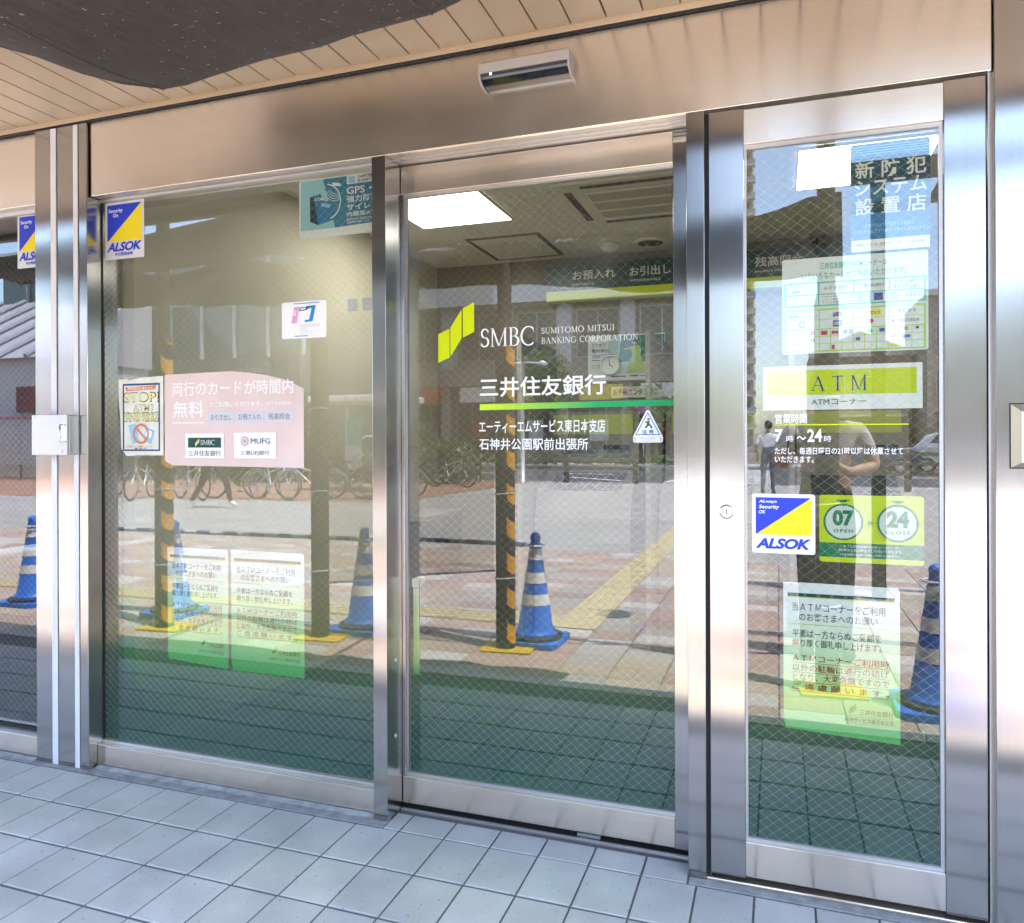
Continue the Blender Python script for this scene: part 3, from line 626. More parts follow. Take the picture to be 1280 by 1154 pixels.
p.text(WHITE, ('ALways', .11, .10, .40, .165), ('Security', .11, .185, .44, .265), ('OK', .11, .275, .22, .335), bold=.02, shear=.2); p.text(BLUE, ('ALSOK', .06, .745, .94, .925), bold=.04, shear=.25, spacing=.95)

# blue GPS notice
p = Poster('security_notice', 'teal notice with an ATM drawing at the top right of the big window', 'notice', -1.640, -1.306, 2.019, 2.2310, YL, WHITE, rnd=.008)
p.poly('printed_panel', TEALL, [(.02, .02), (.45, .02), (.45, .86), (.02, .86)]); p.poly('printed_panel', TEAL, [(.30, .02), (.99, .02), (.99, .83), (.45, .86)])
p.poly('atm_drawing', ink('atm_blue', (.02, .20, .42)), [(.14, .30), (.27, .26), (.30, .38), (.43, .44), (.44, .72), (.24, .79), (.14, .72)]); p.poly('atm_shade', TEALD, [(.14, .30), (.19, .33), (.24, .79), (.14, .72)])
p.poly('atm_screen', SKYB, [(.28, .42), (.40, .46), (.38, .52), (.28, .48)])
for r_ in (.022, .030, .038, .046): p.ring('signal_arc', WHITE, .46, .20, r_, .0018, 14, 190, 300)
p.poly('satellite', WHITE, [(.42, .10), (.52, .13), (.53, .18), (.43, .16)])
p.ring('orbit_arc', WHITE, .33, .42, .066, .004, 30, -70, 80)
p.rect('white_tag', WHITE, (.60, .02, .985, .165)); p.rect('tag_picture', TEALL, (.62, .04, .70, .15)); p.text(NAVY, ('24時間', .73, .03, .90, .09), ('監視稼働中', .73, .10, .95, .15), bold=.01)
p.text(WHITE, ('ATM', .20, .335, .31, .385), ('GPS・', .60, .215, .90, .335), ('強力防犯', .60, .36, .985, .475), ('サイレン', .60, .50, .985, .605), ('内蔵型ATM', .60, .63, .99, .71), bold=.014)
p.text(WHITE, ('異常発生時に警報音が鳴り、', .60, .735, .93, .775), ('位置情報を発信します。', .60, .785, .88, .825))

# small white card sticker
p = Poster('card_sticker', 'small white card brand sticker with pink and blue mark', 'sticker', -1.7070, -1.5200, 1.6585, 1.791, OL, WHITE, rnd=.006)
p.poly('pink_mark', VIOL, [(.28, .14), (.40, .14), (.34, .58), (.22, .58)]); p.poly('blue_mark', CYB, [(.56, .13), (.77, .12), (.70, .55), (.52, .57)]); p.poly('white_patch', WHITE, [(.50, .22), (.68, .20), (.62, .50), (.46, .52)])
p.poly('blue_mark', NAVY, [(.41, .16), (.60, .15), (.58, .24), (.40, .26)]); p.poly('white_patch', WHITE, [(.43, .19), (.55, .175), (.545, .215), (.425, .23)])
p.text(WHITE, ('U', .27, .22, .335, .38), bold=.03)
p.rect('print_line', LGREY, (.42, .64, .88, .655), (.42, .68, .86, .695), (.42, .73, .55, .745), (.42, .79, .62, .805), (.42, .86, .70, .872)); p.rect('blue_line', CYB, (.28, .045, .86, .065), (.30, .93, .60, .95))
# two added white patches, window reflections painted onto the glass
for x0, x1, lb in ((-1.440, -1.402, 'left one of two small painted white reflections on the big window'), (-1.382, -1.338, 'right one of two small painted white reflections, ragged along its top')):
    q = Poster('reflection_patch', lb, 'paper', x0, x1, 1.7475, 1.791, YL, WHITE, outline=[(0, 0), (.3, .06 if x0 > -1.4 else 0), (.55, .0), (.62, .14 if x0 > -1.4 else 0), (.8, 0), (1, .08), (1, 1), (.03, .97)])
    q.rect('edge_shadow_print', LGREY, (.02, .95, .98, .99))

# STOP notice
p = Poster('stop_notice', 'weathered STOP notice with crossed out phone, left of the pink sheet', 'notice', -2.4755, -2.2520, 1.2305, 1.5425, OL, mat('weathered_paper', (.74, .73, .64), .8, var=.12, vscale=12),
           outline=[(0, .03), (.2, .02), (.23, .045), (.5, .015), (1, 0), (1, .99), (.5, .985), (.18, 1.0), (.06, .90), (.045, .55), (.01, .3)])
p.rect('navy_border', NAVY, (.10, .085, .93, .935)); p.rect('inner_panel', mat('weathered_paper', ()), (.135, .11, .90, .915)); p.poly('red_ribbon', ORG_R, [(.15, .13), (.86, .115), (.82, .165), (.19, .18)])
p.text(WHITE, ('携帯電話を使わせて', .22, .13, .78, .165))
p.text(BLACK, ('STOP!', .13, .195, .92, .325), ('ATM', .35, .35, .70, .43), ('携帯電話', .12, .44, .91, .57), bold=.02); p.text(PYEL, ('STOP!', .145, .205, .90, .315), ('ATM', .36, .355, .69, .425), ('携帯電話', .13, .45, .90, .56), bold=.01)
p.text(GREYT, ('での', .74, .345, .79, .43))
p.poly('phone_drawing', SKYB, [(.24, .61), (.40, .59), (.46, .82), (.33, .85)], [(.62, .64), (.82, .68), (.74, .85), (.58, .81)]); p.poly('phone_screen', WHITE, [(.64, .67), (.77, .695), (.735, .77), (.62, .745)])
p.ring('ban_ring', ORG_R, .52, .72, .040, .009); p.poly('ban_bar', ORG_R, [(.40, .65), (.43, .64), (.65, .79), (.62, .80)])
p.text(ORG_R, ('〜お店にご通報ください〜', .16, .865, .86, .89)); p.text(GREYT, ('警視庁', .38, .895, .66, .918), spacing=1.4, bold=.01)

# pink sheet with a torn corner
p = Poster('card_notice', 'faded pink notice about free card use, torn at its upper right', 'notice', -2.2445, -1.6155, 1.1905, 1.5495, OL, PINK,
           outline=[(0, .01), (.50, .0), (.62, .02), (.75, .055), (.86, .10), (.93, .145), (.985, .19), (1, .20), (1, 1), (.06, .985), (.02, .955), (0, .93)])
p.text(WHITE, ('両行のカードが時間内', .06, .095, .93, .245), ('無料', .065, .30, .295, .475), bold=.005)
p.text(WHITE, ('でご利用いただけます。', .335, .315, .72, .37), ('(以下のお取引)', .735, .325, .92, .365), bold=.008); p.rect('white_rule', WHITE, (.06, .525, .30, .537))
p.rect('grey_button', LGREY, (.335, .42, .515, .535), (.535, .42, .725, .535), (.74, .42, .93, .535)); p.text(GREYT, ('お引き出し', .35, .445, .50, .51), ('お預け入れ', .55, .445, .71, .51), ('残高照会', .76, .445, .91, .51))
p.rect('white_plate', WHITE, (.16, .645, .445, .905), (.52, .64, .815, .905)); p.rect('green_band', DGREEN, (.18, .69, .425, .795))
p.poly('leaf_mark', PYEL, [(.235, .745), (.255, .715), (.255, .755), (.235, .785)], [(.25, .72), (.265, .70), (.265, .74), (.25, .76)]); p.serif(WHITE, 'SMBC', .275, .715, .38, .765)
p.text(GREYT, ('三井住友銀行', .185, .825, .425, .885), ('三菱UFJ銀行', .565, .825, .77, .88)); p.text(BLACK, ('MUFG', .64, .70, .775, .755))
p.ring('ring_mark', ink('rose', (.66, .42, .40)), .597, .728, .0185, .006); p.disc('ring_core', ink('rose', ()), .597, .728, .008)

# bicycle notices: the same A3 sheet three times
def bike_sheet(label, x0, x1, z0, z1, y, tl=0.0, bl=0.0, faded=False):
    p = Poster('parking_notice', label, 'notice', x0, x1, z0, z1, y, PAPER, outline=[(0, tl), (.33, tl*.7-.002), (.66, tl*.3), (.985, 0), (1, .03), (1, 1), (.7, 1-bl*.35), (.4, 1-bl*.6), (.12, 1-bl), (.02, 1-bl), (0, .9)], group='bicycle parking notices')
    K = ink('faded_black', (.16, .15, .13)) if faded else GREYT; Q = ink('faded_red', (.52, .20, .13)) if faded else ink('brick_red', (.45, .07, .04))
    p.rect('dark_band', ink('faded_band', (.20, .19, .15)) if faded else DGREEN, (.04, .065, .955, .088)); p.rect('lime_rule', LIME, (.04, .089, .955, .094), (.04, .268, .955, .272))
    p.text(K, ('当ＡＴＭコーナーをご利用', .08, .128, .88, .185), ('のお客さまへのお願い', .14, .195, .815, .248), ('平素は一方ならぬご愛顧を', .08, .305, .845, .358), ('賜り厚く御礼申し上げます。', .08, .365, .845, .42), bold=.006)
    p.text(Q, ('ＡＴＭコーナーご利用時', .08, .47, .91, .518), ('以外の駐輪は通行の妨げ', .08, .532, .91, .582), ('となり、大変危険ですので', .08, .594, .91, .645), ('ご 遠 慮 願 い ま す 。', .08, .66, .91, .706), bold=.008)
    p.rect('red_rule', Q, *[(.08, f, .91, f+.003) for f in (.523, .588, .651, .712)])
    p.poly('leaf_mark', SUBT, [(.575, .80), (.603, .778), (.603, .815), (.575, .832)], [(.60, .783), (.632, .760), (.632, .80), (.60, .818)])
    p.text(K, ('三井住友銀行', .66, .795, .945, .832), ('ATMサービス東日本支店', .53, .852, .945, .882)); return p
bike_sheet('sun-bleached parking notice on the big window, left one of two', -2.246, -1.960, .428, .879, YL, .006, .035, True)
bike_sheet('sun-bleached parking notice on the big window, right one of two', -1.946, -1.625, .427, .879, YL, .0, .0, True)
bike_sheet('crisp parking notice with red lines low on the hinged door', .0125, .3145, .447, .8775, YD, -.004, .03)

# bank name on the sliding door
nm = thing('bank_lettering', 'bank name and yellow green leaf logo stuck on the sliding door', 'lettering', (-.65, YS, 1.25))
def flat(name, m, polys, y=OS): 
    mb = MB()
    for pg in polys: mb.add([(x, y, z) for x, z in pg], [tuple(range(len(pg)))])
    return mb.build(name, m, nm)
flat('leaf_panel', LIME, [[(-1.113, 1.657), (-1.0705, 1.674), (-1.0705, 1.574), (-1.113, 1.558)]]); flat('leaf_panel', LIME, [[(-1.0672, 1.677), (-1.0255, 1.737), (-1.0255, 1.638), (-1.0672, 1.577)]])
flat('leaf_panel', LIME, [[(-1.0205, 1.741), (-.979, 1.760), (-.979, 1.659), (-1.0205, 1.641)]])
mb = MB(); put_serif(mb, 'SMBC', -.956, -.763, 1.605, 1.667, OS, fat=.95); stuff(mb.build('serif_lettering', WHITE, nm))
mb = MB(); put_serif(mb, 'SUMITOMO MITSUI', -.739, -.495, 1.6405, 1.660, OS, .1, .85); put_serif(mb, 'BANKING CORPORATION', -.739, -.419, 1.607, 1.6265, OS, .1, .85); stuff(mb.build('serif_lettering', WHITE, nm))
mb = MB(); put_text(mb, '三井住友銀行', -.959, -.523, 1.434, 1.501, OS, .014); stuff(mb.build('lettering', WHITE, nm))
mb = MB(); put_text(mb, 'エーティーエムサービス東日本支店', -.962, -.526, 1.313, 1.356, OS, .009); put_text(mb, '石神井公園駅前出張所', -.962, -.582, 1.2555, 1.295, OS, .009); stuff(mb.build('lettering', WHITE, nm))
def gradx(name, ca, cb, xa, xb):
    m = bpy.data.materials.new(name); m.use_nodes = True; t = m.node_tree; b = t.nodes['Principled BSDF']; b.inputs['Roughness'].default_value = .5
    g = t.nodes.new('ShaderNodeNewGeometry'); sx = t.nodes.new('ShaderNodeSeparateXYZ'); t.links.new(g.outputs['Position'], sx.inputs[0])
    mr = t.nodes.new('ShaderNodeMapRange'); mr.inputs[1].default_value = xa; mr.inputs[2].default_value = xb; t.links.new(sx.outputs[0], mr.inputs[0])
    mx = t.nodes.new('ShaderNodeMix'); mx.data_type = 'RGBA'; mx.inputs[6].default_value = (*ca, 1); mx.inputs[7].default_value = (*cb, 1)
    t.links.new(mr.outputs[0], mx.inputs[0]); t.links.new(mx.outputs[2], b.inputs['Base Color']); return m
flat('green_rule', gradx('lime_to_green_print', (.55, .78, .02), (.0, .34, .10), -.96, -.55), [[(-.959, 1.3905), (-.3075, 1.3955), (-.3075, 1.4145), (-.959, 1.411)]])
# caution triangle
p = Poster('caution_sticker', 'white triangular caution sticker with running figure on the sliding door', 'sticker', -.4357, -.3422, 1.2795, 1.3825, OS, WHITE,
           outline=[(.44, .03), (.5, 0), (.56, .03), (.97, .76), (1, .82), (1, .96), (.95, 1), (.05, 1), (0, .96), (0, .82), (.03, .76)])
def outl(pts, wd):
    cx = sum(q[0] for q in pts)/len(pts); cz = sum(q[1] for q in pts)/len(pts); n = len(pts)
    inn = [(cx+(a-cx)*(1-wd), cz+(b-cz)*(1-wd)) for a, b in pts]
    return [[pts[i], pts[(i+1) % n], inn[(i+1) % n], inn[i]] for i in range(n)]
SB = ink('sign_blue', (.05, .22, .50))
p.poly('blue_outline', SB, *outl([(.5, .06), (.93, .77), (.07, .77)], .12)); p.poly('blue_outline', SB, *outl([(.05, .83), (.95, .83), (.95, .96), (.05, .96)], .06))
p.poly('running_figure', GREYT, [(.48, .26), (.55, .24), (.56, .31), (.49, .32)], [(.40, .36), (.56, .33), (.58, .37), (.42, .40)], [(.48, .36), (.54, .36), (.58, .48), (.46, .50)], [(.46, .47), (.52, .47), (.46, .56), (.38, .55)], [(.55, .45), (.60, .45), (.66, .55), (.60, .57)])
p.text(SB, ('注 意', .30, .605, .70, .735), bold=.02); p.text(ink('soft_blue', (.25, .38, .55)), ('頭上に注意', .24, .845, .74, .885), ('してください', .24, .905, .72, .945))

# hinged door: security system poster
p = Poster('security_poster', 'dark teal poster with heavy white characters at the top of the hinged door', 'poster', .1935, .3925, 1.8055, 2.110, YD, TEAL, rnd=.008)
p.rect('dark_band', TEALD, (.0, .13, 1, .64)); p.rect('mid_band', ink('band_teal', (.02, .13, .22)), (.0, .40, 1, .54)); 
mb = MB(); [None]
p.rect('pale_line', TEALL, *[(.02, .03+.022*i, .98, .034+.022*i) for i in range(4)]); p.rect('blue_band', ink('band_blue', (.03, .18, .40)), (.0, .66, 1, .86))
p.text(CREAM, ('新 防 犯', .06, .165, .95, .32), ('システム', .05, .335, .96, .48), ('設 置 店', .06, .50, .95, .655), bold=.014)
p.text(TEALL, ('複数のカメラが記録する画像は', .18, .735, .80, .77), ('リアルタイムでデータセンターへ送られます。', .03, .785, .96, .825), bold=.01)
p.rect('white_foot', WHITE, (.01, .88, .99, .985)); p.text(GREYT, ('24時間365日センター監視されています。', .05, .91, .66, .945), ('三井住友銀行', .74, .91, .94, .94))

# accepted cards
p = Poster('card_list', 'pale green chart of accepted cards on the hinged door', 'chart', .0125, .3865, 1.532, 1.8030, YD, mat('chart_paper', (.74, .76, .74), .6), rnd=.006)
CT = ink('chart_green', (.04, .40, .20)); p.text(CT, ('三井住友銀行のATMコーナーは', .27, .055, .73, .125), ('いろいろなカードがご利用いただけます。', .14, .15, .86, .225), bold=.01)
p.rect('mint_frame', MINT, (.015, .255, .985, .51)); p.rect('lime_frame', ink('chart_lime', (.42, .72, .08)), (.015, .535, .985, .985))
CW = ink('cell_white', (.76, .77, .75))
p.rect('white_cell', CW, (.03, .27, .255, .38), (.03, .392, .255, .495), (.265, .27, .50, .38), (.508, .27, .74, .38), (.748, .27, .97, .38), (.265, .392, .61, .495), (.622, .392, .97, .495))
cells = []
for i in range(4):
    for j in range(2): cells.append((.03+.237*i, .555+.098*j, .26+.237*i, .645+.098*j))
for i in range(12):
    for j in range(3): cells.append((.03+.0785*i, .755+.074*j, .1035+.0785*i, .822+.074*j))
p.rect('white_cell', CW, *cells)
p.text(GREYT, ('みずほ銀行', .295, .305, .465, .345), ('三菱UFJ銀行', .54, .305, .71, .345), ('りそな銀行', .78, .283, .945, .32), ('埼玉りそな銀行', .77, .332, .95, .37), ('PayPay銀行', .285, .403, .41, .425), ('ソニー銀行', .285, .433, .41, .455), ('オリックス銀行', .285, .463, .41, .487),
       ('セブン銀行', .45, .403, .585, .425), ('イオン銀行', .45, .433, .585, .455), ('ローソン銀行', .45, .463, .585, .487), ('地方銀行', .72, .403, .80, .43), ('第二地方銀行', .72, .435, .83, .458), ('信用金庫', .72, .463, .80, .487), ('信用組合', .85, .403, .95, .43), ('労働金庫', .85, .435, .95, .458), spacing=1.05)
p.text(LGREY, ('PRESTIA', .07, .29, .225, .325), ('ゆうちょ銀行', .10, .425, .235, .46)); p.rect('green_chip', ink('chip_green', (.25, .48, .45)), (.07, .338, .125, .362), (.05, .595, .12, .622))
p.text(GREYT, ('三井住友カード', .13, .595, .25, .622)); p.rect('navy_chip', ink('chip_navy', (.06, .08, .35)), (.64, .405, .70, .48), (.36, .665, .42, .73), (.47, .765, .5, .81)); p.text(WHITE, ('OMC', .367, .68, .413, .715), bold=.02)
p.rect('yellow_chip', YEL, (.585, .58, .69, .63), (.755, .925, .80, .95)); p.text(BLACK, ('プロミス', .593, .588, .682, .622), ('モビット', .80, .575, .92, .62), bold=.012); p.text(GREYT, ('SMBC日興証券', .80, .68, .94, .715)); p.poly('red_leaf', RED, [(.755, .705), (.78, .675), (.78, .70), (.76, .73)])
p.rect('colour_chip', CYB, (.36, .585, .378, .63)); p.rect('colour_chip', RED, (.381, .582, .399, .627), (.275, .77, .32, .812), (.35, .775, .395, .805), (.20, .77, .23, .812), (.20, .845, .23, .885), (.35, .92, .37, .965)); p.rect('colour_chip', GRN, (.402, .579, .42, .624), (.60, .775, .63, .805)); p.disc('red_dot', RED, .62, .69, .006)
p.rect('colour_chip', ink('chip_blue', (.03, .10, .40)), (.675, .77, .71, .805), (.515, .85, .545, .885), (.83, .845, .88, .875)); p.disc('navy_dot', ink('chip_navy', ()), .445, .79, .0055); p.rect('colour_chip', BLACK, (.915, .765, .935, .79)); p.rect('colour_chip', ORG_R, (.84, .765, .865, .80), (.755, .845, .785, .875)); p.text(GREYT, ('G', .12, .67, .16, .73), bold=.0)

# ATM plate
p = Poster('atm_plate', 'white and lime plate reading ATM in the middle of the hinged door', 'plate', -.0405, .372, 1.3725, 1.4975, YD, WHITE)
p.rect('lime_panel', LIME, (.03, .10, .965, .665)); p.serif(ink('letter_halo', (.78, .80, .60)), 'ATM', .315, .235, .665, .59, .45, 1.45); p.serif(DGREEN, 'ATM', .315, .245, .665, .575, .45, 1.05)
p.text(ink('plate_green', (.05, .09, .07)), ('ATMコーナー', .315, .755, .66, .895))
# opening hours lettering straight on the glass
oh = thing('hours_lettering', 'white opening hours lettering with lime rule on the hinged door glass', 'lettering', (.16, YD, 1.22))
mb = MB(); put_text(mb, '営業時間', -.008, .077, 1.333, 1.362, OD, .008); put_text(mb, '7', -.009, .012, 1.281, 1.317, OD, .02); put_text(mb, '時', .022, .041, 1.281, 1.299, OD); put_text(mb, '〜', .050, .074, 1.287, 1.298, OD, .01)
put_text(mb, '24', .078, .117, 1.281, 1.317, OD, .02); put_text(mb, '時', .122, .141, 1.281, 1.299, OD); stuff(mb.build('lettering', WHITE, oh))
mb = MB(); put_text(mb, 'ただし、毎週日曜日の21時以降は休業させて', -.009, .322, 1.2455, 1.2655, OD, .01); put_text(mb, 'いただきます。', -.009, .095, 1.222, 1.241, OD, .01); stuff(mb.build('lettering', WHITE, oh))
MB().add([(-.01, OD, 1.3285), (.336, OD, 1.3275), (.336, OD, 1.3305), (-.01, OD, 1.3315)], [(0, 1, 2, 3)]).build('lime_rule', LIME, oh)
# 07 - 24 plate
p = Poster('hours_sticker', 'lime green sticker with two stopwatches reading 07 open and 24 close', 'sticker', .1095, .3745, .9425, 1.1315, YD, LIME, rnd=.008)
p.rect('green_band', MGREEN, (0, .71, 1, .925)); 
for cx, t1, t2 in ((.235, '07', 'OPEN'), (.755, '24', 'CLOSE')):
    p.disc('watch_face', ink('watch_white', (.70, .76, .68)), cx, .40, .0485); p.ring('watch_rim', MGREEN, cx, .40, .0515, .005)
    p.rect('watch_crown', MGREEN, (cx-.035, .085, cx+.035, .105), (cx-.06, .07, cx+.06, .088), (cx-.004, .13, cx+.004, .17), (cx-.004, .63, cx+.004, .67), (cx-.19, .395, cx-.165, .403), (cx+.165, .395, cx+.19, .403))
    p.text(MGREEN, (t1, cx-.105, .22, cx+.105, .46), bold=.05); p.text(MGREEN, (t2, cx-.095 if t2 == 'OPEN' else cx-.115, .505, cx+.095 if t2 == 'OPEN' else cx+.115, .555), bold=.02, spacing=1.35)
p.poly('arrow', MGREEN, [(.475, .36), (.525, .405), (.475, .445)])
p.text(ink('band_white', (.7, .75, .66)), ('この「三井住友銀行ATMコーナー」は、', .20, .735, .77, .775), ('朝7時から夜24時までご利用いただけます。', .19, .79, .80, .835), ('※毎週日曜日の21時〜24時はご利用いただけません。', .20, .86, .78, .895), bold=.012)

# ================================================================== INSIDE THE ATM LOBBY
CEI = 2.62
LWALL = mat('beige_wall_vinyl', (.52, .47, .36), .7, var=.03, vscale=4, bump=.1, bscale=300)
struct(MB().box(-2.56, 1.6, .20, 3.25, -.08, -.006).build('lobby_floor', brick_sheet('lobby_floor_tile', (.14, .14, .125), (.17, .17, .15), (.09, .09, .085), .3, .3, .4)))
struct(MB().box(-2.60, -2.50, .165, 3.30, -.006, CEI).build('lobby_wall_left', LWALL)); struct(MB().box(-2.50, 1.60, 3.14, 3.30, -.006, CEI).build('lobby_wall_back', mat('brown_back_wall', (.23, .20, .15), .7, var=.04, vscale=4))); struct(MB().box(1.60, 1.70, .125, 3.30, -.006, CEI).build('lobby_wall_right', LWALL))
CEIL = mat('white_ceiling_board', (.76, .73, .64), .8, var=.03, vscale=5, bump=.15, bscale=120)
lce = struct(MB().box(-2.60, 1.70, .20, 3.30, CEI, CEI+.08).build('lobby_ceiling', CEIL))
LAMP = mat('led_panel', (.9, .9, .9), .5, emit=(1, .98, .94), estr=3.0); ALU = mat('white_frame', (.68, .67, .62), .4)
for i, (x, y, lb) in enumerate(((-1.49, 1.43, 'square lit ceiling panel seen above the sliding door'), (.085, 1.43, 'square lit ceiling panel seen behind the dark teal poster'))):
    x0, x1 = (x-.60, x) if i == 0 else (x, x+.60)
    t = thing('ceiling_light', lb, 'light', ((x0+x1)/2, y+.3, CEI-.02), 'square ceiling light panels')
    BOX('diffuser', LAMP, t, x0+.012, x1-.012, y+.012, y+.598, CEI-.012, CEI-.004)
    for a in ((x0, x0+.0115, y, y+.61), (x1-.0115, x1, y, y+.61), (x0+.0116, x1-.0116, y, y+.0115), (x0+.0116, x1-.0116, y+.5985, y+.61)): BOX('frame', ALU, t, *a, CEI-.016, CEI-.002)
IV = mat('ivory_plastic', (.74, .70, .56), .5); VENT = mat('vent_dark', (.05, .045, .035), .8)
ac = thing('air_conditioner', 'ivory ceiling air conditioner cassette with grille above the sliding door', 'air conditioner', (-.65, 1.95, CEI-.04))
X0, X1, Y0, Y1 = -1.12, -.22, 1.52, 2.30
BOX('panel', IV, ac, X0, X1, Y0, Y1, CEI-.022, CEI-.002, bev=.006)
for a in ((X0+.045, X0+.085, Y0+.12, Y1-.12), (X1-.085, X1-.045, Y0+.12, Y1-.12), (X0+.15, X1-.15, Y0+.04, Y0+.08), (X0+.15, X1-.15, Y1-.08, Y1-.04)): BOX('air_slot', VENT, ac, *a, CEI-.0245, CEI-.0225)
BOX('grille_back', VENT, ac, X0+.16, X1-.16, Y0+.15, Y1-.15, CEI-.0245, CEI-.0225)
for i in range(46):
    xx = X0+.165+(X1-X0-.33)*i/45; BOX('grille_bar', IV, ac, xx-.0035, xx+.0035, Y0+.15, Y1-.15, CEI-.031, CEI-.025)
for i in range(4):
    yy = Y0+.15+(Y1-Y0-.30)*i/3; BOX('grille_rail', IV, ac, X0+.155, X1-.155, yy-.008, yy+.008, CEI-.034, CEI-.0245)
ha = thing('ceiling_hatch', 'square access hatch with dark trim in the lobby ceiling', 'hatch', (-1.72, 2.75, CEI-.01))
hx0, hx1, hy0, hy1 = -1.96, -1.45, 2.40, 3.02; BR = mat('bronze_trim', (.14, .11, .07), .5)
for a in ((hx0, hx0+.025, hy0, hy1), (hx1-.025, hx1, hy0, hy1), (hx0+.0252, hx1-.0252, hy0, hy0+.025), (hx0+.0252, hx1-.0252, hy1-.025, hy1)): BOX('trim', BR, ha, *a, CEI-.009, CEI-.002)
BOX('lid', CEIL, ha, hx0+.026, hx1-.026, hy0+.026, hy1-.026, CEI-.007, CEI-.002); MB().lathe([(.012, CEI-.012), (.012, CEI-.0075)], hx1-.06, hy0+.3, 12).build('latch', mat('chrome', ()), ha)
sm = thing('smoke_detector', 'round ivory smoke detector on the lobby ceiling', 'detector', (-1.08, 2.86, CEI-.05)); MB().lathe([(.02, CEI-.055), (.05, CEI-.048), (.062, CEI-.02), (.068, CEI-.018), (.07, CEI-.002)], -1.08, 2.86, 24).build('cover', IV, sm, smooth=True); MB().lathe([(.0, CEI-.06), (.015, CEI-.0555)], -1.08, 2.86, 12).build('sensor_cap', IV, sm)
sp = thing('ceiling_speaker', 'round dark ceiling speaker with ivory rim beside the smoke detector', 'speaker', (-.81, 2.88, CEI-.02)); MB().lathe([(.085, CEI-.012), (.11, CEI-.014), (.115, CEI-.002)], -.81, 2.88, 28).build('rim', IV, sp); MB().lathe([(0, CEI-.018), (.05, CEI-.016), (.084, CEI-.013)], -.81, 2.88, 28).build('mesh_grille', VENT, sp)
# green service sign over the machines
YB = 3.02
sg = thing('service_sign', 'dark green service sign with lime stripe above the machines inside', 'sign', (-.4, YB, 2.28))
BOX('sign_board', mat('sign_green', (.008, .05, .045), .35), sg, -1.58, .75, YB, YB+.10, 2.355, 2.535); BOX('lime_stripe', mat('sign_lime', (.58, .66, .0), .4), sg, -1.58, .75, YB-.002, YB+.10, 2.285, 2.354)
mb = MB(); YT = YB-.003
for s, x0, x1, e in (('お預入れ', -1.385, -1.075, 'DEPOSITS'), ('お引出し', -.975, -.69, 'WITHDRAWALS'), ('お振込み', -.55, -.25, 'TRANSFERS'), ('残高照会', -.14, .16, 'BALANCE INQUIRY')):
    put_text(mb, s, x0, x1, 2.425, 2.49, YT, .01); put_text(mb, e, x0, x0+(x1-x0)*(.5 if len(e) < 10 else .75), 2.385, 2.402, YT, .005)
stuff(mb.build('lettering', mat('sign_cream', (.7, .68, .6), .5), sg))
WALLP = mat('machine_beige', (.26, .245, .21), .5); SCRN = mat('screen_glass', (.02, .03, .035), .1, spec=.6); DKG = mat('machine_dark', (.05, .055, .055), .4)
for i, lb in enumerate(('beige cash machine at the left end of the lobby row', 'beige cash machine in the middle of the lobby row', 'beige cash machine at the right end of the lobby row')):
    x = -1.55+.82*i; t = thing('cash_machine', lb, 'cash machine', (x+.34, 2.8, 0), 'cash machines inside the lobby')
    MB().prism_yz([(3.13, 0), (2.55, 0), (2.55, .78), (2.62, .95), (2.85, 1.05), (2.90, 1.48), (3.13, 1.48)], x+.02, x+.66).build('cabinet', WALLP, t)
    MB().prism_yz([(2.615, .962), (2.845, 1.062), (2.85, 1.056), (2.62, .956)], x+.10, x+.58).build('touch_screen', SCRN, t)
    BOX('card_slot', DKG, t, x+.42, x+.60, 2.865, 2.885, 1.20, 1.25); BOX('fascia', mat('machine_lime', (.5, .55, .12), .5), t, x+.06, x+.62, 2.882, 2.892, 1.32, 1.46); BOX('cash_tray', DKG, t, x+.12, x+.38, 2.866, 2.886, 1.12, 1.22)
    BOX('partition', mat('grey_partition', (.30, .28, .24), .5), t, x-.03, x, 2.35, 3.13, .02, 1.95)
# advertisement of a couple on the back wall
p = Poster('wall_poster', 'wide wall poster with a woman in a yellow green dress and a man in black', 'poster', -1.300, -.745, 1.710, 2.035, 3.125, mat('poster_white', (.62, .64, .62), .5))
p.poly('photo_ground', ink('forest', (.03, .16, .08)), [(.40, .02), (.99, .02), (.99, .60), (.40, .60)]); p.poly('photo_ground', ink('pale_teal', (.42, .55, .55)), [(.27, .02), (.44, .02), (.40, .75), (.27, .75)], [(.40, .60), (.99, .60), (.99, .86), (.40, .86)])
p.poly('woman_dress', ink('dress', (.35, .50, .05)), [(.56, .26), (.66, .24), (.70, .36), (.68, .44), (.78, .84), (.50, .84), (.58, .46)], [(.47, .30), (.57, .27), (.58, .31), (.48, .34)]); p.disc('woman_head', ink('skin', (.50, .32, .22)), .61, .17, .019); p.disc('woman_hair', BLACK, .612, .135, .014)
p.poly('man_suit', BLACK, [(.78, .22), (.90, .22), (.93, .50), (.92, .84), (.82, .84), (.80, .50)], [(.72, .24), (.79, .23), (.80, .29), (.73, .28)]); p.disc('man_head', ink('skin', ()), .84, .15, .017)
p.text(GREYT, ('スマホで', .05, .17, .24, .26), ('簡単申込!', .05, .29, .29, .38), ('WEBで完結!', .05, .41, .33, .50), ('どこでも', .05, .64, .20, .72), bold=.01); p.rect('print_line', GREYT, (.05, .54, .22, .555), (.30, .90, .50, .925), (.55, .89, .66, .925), (.68, .90, .86, .92))
p = Poster('wall_notice', 'strip notice with dark red lettering under the wide wall poster', 'notice', -1.13, -.80, 1.585, 1.665, 3.125, mat('poster_white', ())); p.text(ink('maroon', (.35, .02, .05)), ('お手続カンタン', .04, .2, .80, .8), bold=.03)
